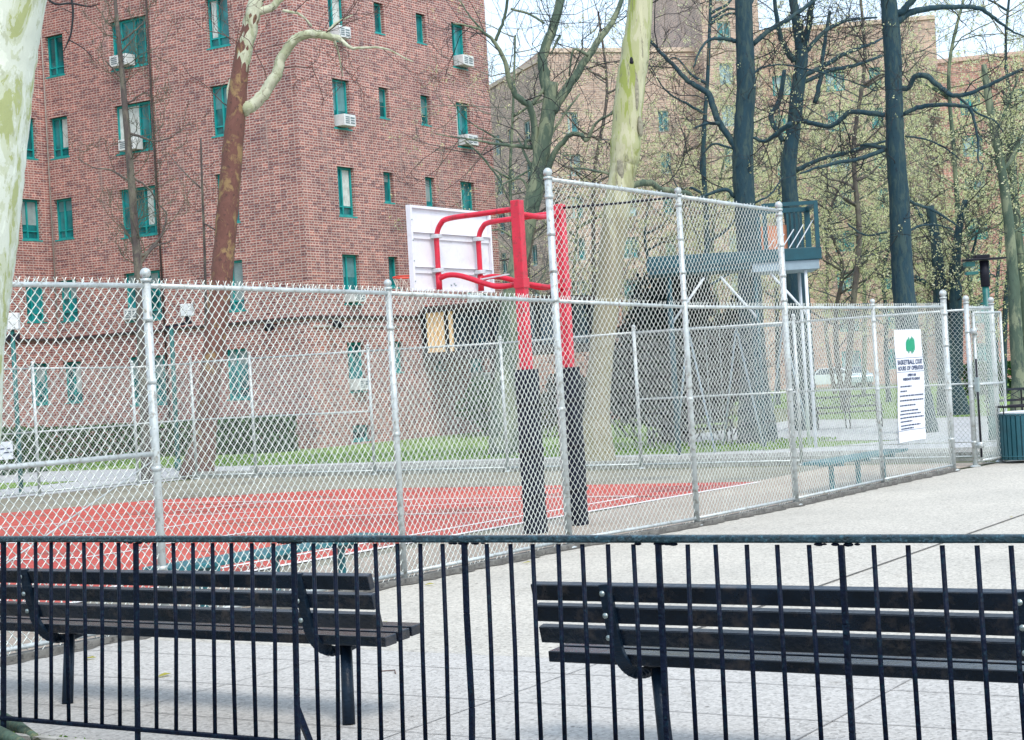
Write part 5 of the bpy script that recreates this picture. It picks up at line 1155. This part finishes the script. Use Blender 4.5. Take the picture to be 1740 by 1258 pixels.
# ------------------------------------------------------------------ things beyond the far fence
# teal floodlight pole with pale box heads
def box_light(label, px, pbase, ptop, pbox, s=.55):
    b = G(px, pbase); Z = (b - EYE) @ f_; t = thing('court_light', label, 'lamp', (b[0], b[1], 0)); top = P(ptop[0], ptop[1], Z)
    mb = MB(); mb.tube([(b[0], b[1], 0), (top[0], top[1], top[2])], .06, 10); mb.tube([(b[0], b[1], 0), (b[0], b[1], .3)], .09, 10); mb.build('pole', M['lampteal'], t, True)
    q = P(pbox[0], pbox[1], Z); mb = MB(); mb.bar(top - r0 * .15, q - np.array([0, 0, .32]) + r0 * .1, .07, .07); mb.bar(q - [0, 0, .34], q - [0, 0, .1], .09, .09, (0, 1, 0)); mb.build('bracket', M['cable'], t)
    mb = MB(); n = -f_ * .9 + np.array([0, 0, .1]); mb.obox(q, r0, u0, np.cross(r0, u0), .16, .16, .10); mb.build('lamp_head', M['ac'], t, bevel=.02)
box_light('teal pole left of the leaning plane tree carrying a pale square floodlight', 303, 800, (291, 556), (318, 527))
g = P(20, 545, 37); t = thing('court_light', 'pale square floodlight at the left edge just right of the pale trunk', 'lamp', (g[0], g[1], 0))
mb = MB(); mb.tube([(g[0], g[1], 0), (g[0], g[1], g[2] - .2)], .05, 10); mb.build('pole', M['lampteal'], t, True)
mb = MB(); mb.bar(g - [0, 0, .35] - r0 * .2, g - [0, 0, .35] + r0 * .15, .09, .12); mb.build('bracket', M['cable'], t)
mb = MB(); mb.obox(g - [0, 0, .02], r0, u0, np.cross(r0, u0), .16, .18, .10); mb.build('lamp_head', M['ac'], t, bevel=.02)

# flat-headed lamp post on the right
b = G(1690, 747); t = thing('lamp_post', 'teal lamp post with a flat horizontal twin head behind the gate', 'lamp post', (b[0], b[1], 0))
top = np.array([b[0], b[1], 3.78])
mb = MB(); mb.tube([b, top], .075, 12); mb.tube([b, b + [0, 0, .5]], [.13, .10], 12); mb.build('pole', M['lampteal'], t, True)
mb = MB(); mb.tube([top - [0, 0, .55], top], .10, 12); mb.build('collar', M['cable'], t, True)
mb = MB(); mb.obox(top + [0, 0, .03] + r0 * .0, r0, f_, (0, 0, 1), .42, .22, .018); mb.obox(top + [0, 0, .09] - r0 * .05, r0, f_, (0, 0, 1), .15, .12, .035); mb.build('solar_panel', M['cable'], t, bevel=.01)
mb = MB(); mb.obox(top + [0, 0, -.06] - r0 * .32, r0, f_, (0, 0, 1), .10, .12, .05); mb.obox(top + [0, 0, -.25] - r0 * .28, r0, f_, (0, 0, 1), .13, .08, .035); mb.build('lamp_head', M['lampteal'], t, bevel=.01)

# play deck on white posts
pz = 37.0
dl = P(1100, 424, pz); dr_ = P(1394, 432, pz - .2); hd = (dr_ - dl); hd[2] = 0; hd /= np.linalg.norm(hd); back = np.array([-hd[1], hd[0], 0]); 
if back @ f_ < 0: back = -back
dz = 4.12; L = np.linalg.norm((dr_ - dl)[:2]); D = 1.5; o = np.array([dl[0], dl[1], 0])
t = thing('play_deck', 'raised teal play deck on white posts with braces, broken slatted railing at its right end', 'play structure', (*(o + hd * L / 2)[:2], 0))
def pp(u, v, z): q = o + hd * u + back * v; return np.array([q[0], q[1], z])
mb = MB(); mb.obox(pp(L / 2, .02, dz + .08), hd, back, (0, 0, 1), L / 2, .03, .13); mb.obox(pp(L, D / 2, dz + .08), back, hd, (0, 0, 1), D / 2, .03, .13); mb.obox(pp(L / 2, D, dz + .08), hd, back, (0, 0, 1), L / 2, .03, .13); mb.build('fascia', M['playteal'], t, bevel=.01)
mb = MB(); mb.obox(pp(L - .75, D / 2, dz - .16), hd, back, (0, 0, 1), .72, D / 2 - .04, .10); mb.build('deck', M['greyplay'], t, bevel=.01)
mb = MB(); mb.obox(pp((L - 1.5) / 2, D / 2, dz - .12), hd, back, (0, 0, 1), (L - 1.5) / 2 - .02, D / 2 - .04, .06); mb.build('deck', M['playteal'], t, bevel=.01)
for u in (.45, 2.3, L - .32):
    for v in (.15, D - .15):
        mb = MB(); mb.tube([pp(u, v, 0), pp(u, v, dz - .26)], .036, 10); mb.build('post', M['white'] if u > 2.4 else M['playteal'], t, True)
for (u, s) in [(.45, 1), (2.3, -1), (L - .32, -1)]:
    mb = MB(); mb.tube([pp(u, .15, dz - 1.25), pp(u + s * .75, .15, dz - .3)], .028, 8); mb.build('brace', M['white'], t, True)
x0 = L - 1.15
for (u, v) in [(x0, 0), (L - .04, 0), (L - .04, D - .05), (x0, D - .05)]:
    mb = MB(); mb.obox(pp(u, v + .03, dz + .7), hd, back, (0, 0, 1), .045, .045, .5); mb.build('railing_post', M['playteal'], t)
mb = MB(); mb.obox(pp((x0 + L) / 2, D - .05, dz + 1.16), hd, back, (0, 0, 1), (L - x0) / 2, .04, .05); mb.obox(pp(L - .04, D / 2, dz + 1.16), back, hd, (0, 0, 1), D / 2, .04, .05); mb.obox(pp((x0 + L) / 2, .03, dz + 1.17), hd, back, (0, 0, 1), (L - x0) / 2, .035, .04); mb.build('railing_top', M['playteal'], t)
mb = MB()
for q in range(5): mb.obox(pp(L - .5 + q * .1, D - .05, dz + .68), hd, back, (0, 0, 1), .025, .02, .46)
mb.build('railing_slats', M['playteal'], t)
mb = MB(); mb.obox(pp(x0 + .32, D + .02, dz + .50), hd, back, (0, 0, 1), .34, .02, .34); mb.build('panel', M['cedar'], t)
for q in range(5):
    mb = MB(); a = pp(x0 + .02 + q * .16, .08, dz + .22); e = a + hd * (.18 + .05 * q) + np.array([0, 0, .22 + .09 * q]); mb.bar(a, e, .03, .02); mb.build('loose_slat', M['white'], t)
# swing frame
t = thing('swing_frame', 'pale grey-blue A-frame swing stand seen through the backstop mesh', 'swing', P(1240, 740, 38)); t.location.z = 0
bz = 2.75; a = P(1160, 560, 38); b = P(1338, 545, 39.5); a[2] = b[2] = bz
mb = MB(); mb.tube([a, b], .035, 10); mb.build('top_beam', M['greyplay'], t, True)
hx = (b - a); hx /= np.linalg.norm(hx); bk_ = np.array([-hx[1], hx[0], 0])
for e in (a + hx * .15, (a + b) / 2, b - hx * .15):
    for s in (-1, 1):
        mb = MB(); mb.tube([e, np.array([e[0], e[1], 0]) + bk_ * s * .9 + hx * .12 * s], .024, 8); mb.build('leg', M['greyplay'], t, True)
for q in range(2):
    c = a + (b - a) * (.27 + .46 * q)
    mb = MB()
    for s in (-.2, .2): mb.tube([c + hx * s, c + hx * s * .9 - [0, 0, 2.2]], .008, 5)
    mb.build('chain', M['bolt'], t); mb = MB(); mb.obox(c - [0, 0, 2.2], hx, bk_, (0, 0, 1), .2, .08, .015); mb.build('swing_seat', M['cable'], t)

# black iron park benches on the far plaza
def iron_bench(label, px, py, ang, w=1.7):
    g = G(px, py); t = thing('iron_bench', label, 'bench', (g[0], g[1], 0), 'black iron benches on the far plaza'); ax = r0 * math.cos(ang) + np.array([f_[0], f_[1], 0]) * math.sin(ang); ay = np.array([-ax[1], ax[0], 0])
    g = np.array([g[0], g[1], 0.0])
    mb = MB()
    for q in range(3): mb.obox(g + ay * (-.18 + .15 * q) + [0, 0, .44], ax, ay, (0, 0, 1), w / 2, .055, .018)
    mb.build('seat', M['slat'], t)
    mb = MB()
    for z in (.58, .86): mb.obox(g + ay * .27 + [0, 0, z], ax, ay, (0, 0, 1), w / 2, .02, .03)
    for q in range(4):
        c = g + ax * (-w / 2 + w * (q + .5) / 4) + ay * .27
        mb.bar(c - ax * w / 9 + [0, 0, .60], c + ax * w / 9 + [0, 0, .84], .02, .02); mb.bar(c + ax * w / 9 + [0, 0, .60], c - ax * w / 9 + [0, 0, .84], .018, .018)
    mb.build('backrest', M['slat'], t)
    for s in (-1, 0, 1):
        mb = MB(); c = g + ax * s * w * .46
        mb.bar(c + ay * .27, c + ay * .29 + [0, 0, .88], .035, .035, (1, 0, 0)); mb.bar(c - ay * .2, c - ay * .2 + [0, 0, .62], .035, .035, (1, 0, 0)); mb.bar(c - ay * .22 + [0, 0, .63], c + ay * .27 + [0, 0, .63], .03, .025); mb.build('leg', M['cable'], t)
iron_bench('black bench standing on the pale plaza below the parked cars', 1442, 728, .05, 1.9)
iron_bench('black bench with crossed back straps behind the litter bin', 1742, 718, -.1, 1.9)
iron_bench('black bench in the shade by the first dark trunk', 1175, 762, .1, 2.0)

# parked cars on the far street
def car(label, g, ang, mat, L=4.4):
    t = thing('parked_car', label, 'car', (g[0], g[1], 0), 'cars parked beyond the plaza'); c = math.cos(ang); s = math.sin(ang)
    def tf(p): return (g[0] + p[0] * c - p[1] * s, g[1] + p[0] * s + p[1] * c, p[2])
    prof = [(-2.2, .35), (-2.2, .75), (-2.05, .92), (-1.2, .98), (-.75, 1.38), (.6, 1.42), (1.35, 1.0), (2.1, .95), (2.22, .7), (2.2, .35)]
    mb = MB(); V = [];
    for y, sc in ((-.85, 1), (.85, 1)):
        for (x, z) in prof: V.append(tf((x, y * (.82 if z > 1.2 else 1), z)))
    n = len(prof); fc = [tuple(range(n)), tuple(range(2 * n - 1, n - 1, -1))] + [(i, i + n, (i + 1) % n + n, (i + 1) % n) for i in range(n)]
    mb.add(V, fc); mb.build('body', mat, t, bevel=.04)
    for sd in (-1, 1):
        mb = MB(); mb.add([tf((x, sd * yy, z)) for x, yy, z in [(-1.05, .863, 1.0), (1.15, .863, 1.0), (.55, .72, 1.36), (-.7, .72, 1.36)]], [(0, 1, 2, 3)]); mb.build('side_window', M['glassD'], t)
    mb = MB(); mb.add([tf((x, y, z)) for x, y, z in [(1.34, -.72, 1.03), (1.34, .72, 1.03), (.66, .62, 1.42), (.66, -.62, 1.42)]], [(0, 1, 2, 3)]); mb.add([tf((x, y, z)) for x, y, z in [(-1.22, -.72, 1.0), (-1.22, .72, 1.0), (-.8, .62, 1.36), (-.8, -.62, 1.36)]], [(0, 1, 2, 3)]); mb.build('windscreen', M['glassD'], t)
    for x in (-1.35, 1.35):
        for y in (-.8, .8):
            mb = MB(); mb.tube([tf((x, y - .1, .33)), tf((x, y + .1, .33))], .33, 16); w_ = mb.build('wheel', M['tyre'], t, False)
            mb = MB(); mb.tube([tf((x, y - .11, .33)), tf((x, y + .11, .33))], .19, 12); mb.build('rim', M['bolt'], w_)
    for y in (-.6, .6):
        mb = MB(); mb.sphere(tf((2.19, y, .72)), .10, .14, .08, 8, 6); mb.build('headlight', M['liner'], t, True)
def gz(px, Z): p = P(px, 650, Z); return (p[0], p[1])
car('white parked car on the far street behind the fence, left of its neighbour', gz(1412, 112), .45, M['carwhite'])
car('silver-blue parked car on the far street, right of the white one', gz(1448, 113), 2.2, M['carsilver'])

# litter bin by the corner post
g = P(1741, 786, 28.3); g[2] = 0
t = thing('litter_bin', 'round teal slatted litter bin with black hood bar and white liner at the right edge', 'litter bin', (g[0], g[1], 0))
mb = MB()
for q in range(30):
    a = q * 2 * math.pi / 30; d = np.array([math.cos(a), math.sin(a), 0]); mb.obox(g + d * .385 + [0, 0, .43], np.array([-d[1], d[0], 0]), d, (0, 0, 1), .031, .01, .37)
mb.build('slats', M['bin'], t, bevel=.004)
mb = MB(); mb.tube([g + [0, 0, .05], g + [0, 0, .78]], .365, 24); mb.build('drum', M['bin'], t)
mb = MB(); mb.tube([g + [0, 0, .78], g + [0, 0, .83], g + [0, 0, .84]], [.36, .375, .34], 24); mb.build('liner', M['liner'], t)
mb = MB(); an = np.linspace(0, 2 * math.pi, 33)
for z in (.11, .80): mb.tube([g + [.40 * math.cos(a), .40 * math.sin(a), z] for a in an], .012, 6, False)
mb.build('band', M['bin'], t)
mb = MB(); mb.tube([g + [.40 * math.cos(a), .40 * math.sin(a), .93] for a in an], .018, 6, False)
for q in range(6): a = q * math.pi / 3; mb.tube([g + [.4 * math.cos(a), .4 * math.sin(a), .80], g + [.4 * math.cos(a), .4 * math.sin(a), .93]], .010, 6)
mb.build('hood_bar', M['cable'], t)

# ------------------------------------------------------------------ small things on the ground
rr = random.Random(4)
def leaf(label, x, y, s, ang, z=.008):
    mb = MB(); c = math.cos(ang); sn = math.sin(ang); pts = []
    for u, v, w in [(-1, 0, 0), (-.4, .45, .15), (.3, .38, .28), (1, 0, .1), (.3, -.4, .2), (-.4, -.42, .1)]: pts.append((x + s * (u * c - v * sn), y + s * (u * sn + v * c), z + s * w))
    mb.add(pts, [(0, 1, 2, 3, 4, 5)]); o = mb.build('fallen_leaf', M['dryleaf']); tag(o, label, 'leaf', 'scraps of leaf on the paving'); return o
for (px, py, s, lb_) in [(280, 1150, .055, 'yellow-green leaf scrap under the left bench'), (153, 1121, .05, 'brown curled leaf at the foot of the left fence'), (655, 1060, .04, 'rust-coloured leaf beside the end of the left bench'), (730, 995, .05, 'reddish leaf at the fence foot left of the middle post'), (895, 958, .05, 'pale leaf at the fence foot right of the middle post'), (1718, 880, .03, 'dark speck of leaf by the long joint at the right'), (1340, 1080, .025, 'small dark leaf under the right bench')]:
    g = G(px, py); leaf(lb_, g[0], g[1], s, rr.random() * 6)
mb = MB(); a = G(649, 1142); b = G(671, 1141); c = G(672, 1146); mb.tube([a + [0, 0, .006], b + [0, 0, .008], c + [0, 0, .006]], .004, 5); tag(mb.build('twig', M['twigbrown']), 'thin reddish twig on the paving right of the left bench leg', 'twig')
# roots and litter in the planting bed
def gz2(px, py): g = G(px, py); return g
for i, pts in enumerate([[(-90, 1215, 50), (-20, 1226, 36), (20, 1238, 24), (60, 1262, 14)], [(-60, 1245, 40), (0, 1256, 26), (50, 1280, 16)]]):
    mb = MB(); W_ = []; Rr = []
    for (x, y, w_) in pts: g = gz2(x, y); W_.append((g[0], g[1], .03)); Rr.append(w_ / 2 * 9.3 / F)
    mb.tube(smooth(W_, 4), np.interp(np.linspace(0, len(pts) - 1, len(smooth(W_, 4))), np.arange(len(pts)), Rr), 10)
    tag(mb.build('tree_root', M['moss'], None, True), ('mossy dark root in the bottom left corner, against the railing kerb', 'second mossy root just below the first in the bottom left corner')[i], 'root')
rg = np.random.default_rng(9); n = 9000; c = np.stack([rg.uniform(-9.5, -2, n), rg.uniform(4.6, 6.49, n), rg.uniform(0, .04, n)], 1)
tag(leaf_cloud('leaf_litter', c, .022, M['mixleaf'], None, rg, .5), kind='stuff')
n = 1500; c = np.stack([rg.uniform(-10.4, 0, n), rg.uniform(6.56, 6.64, n), rg.uniform(0, .02, n)], 1)
tag(leaf_cloud('weeds', c, .014, M['grassblade'], None, rg, .2), kind='stuff')
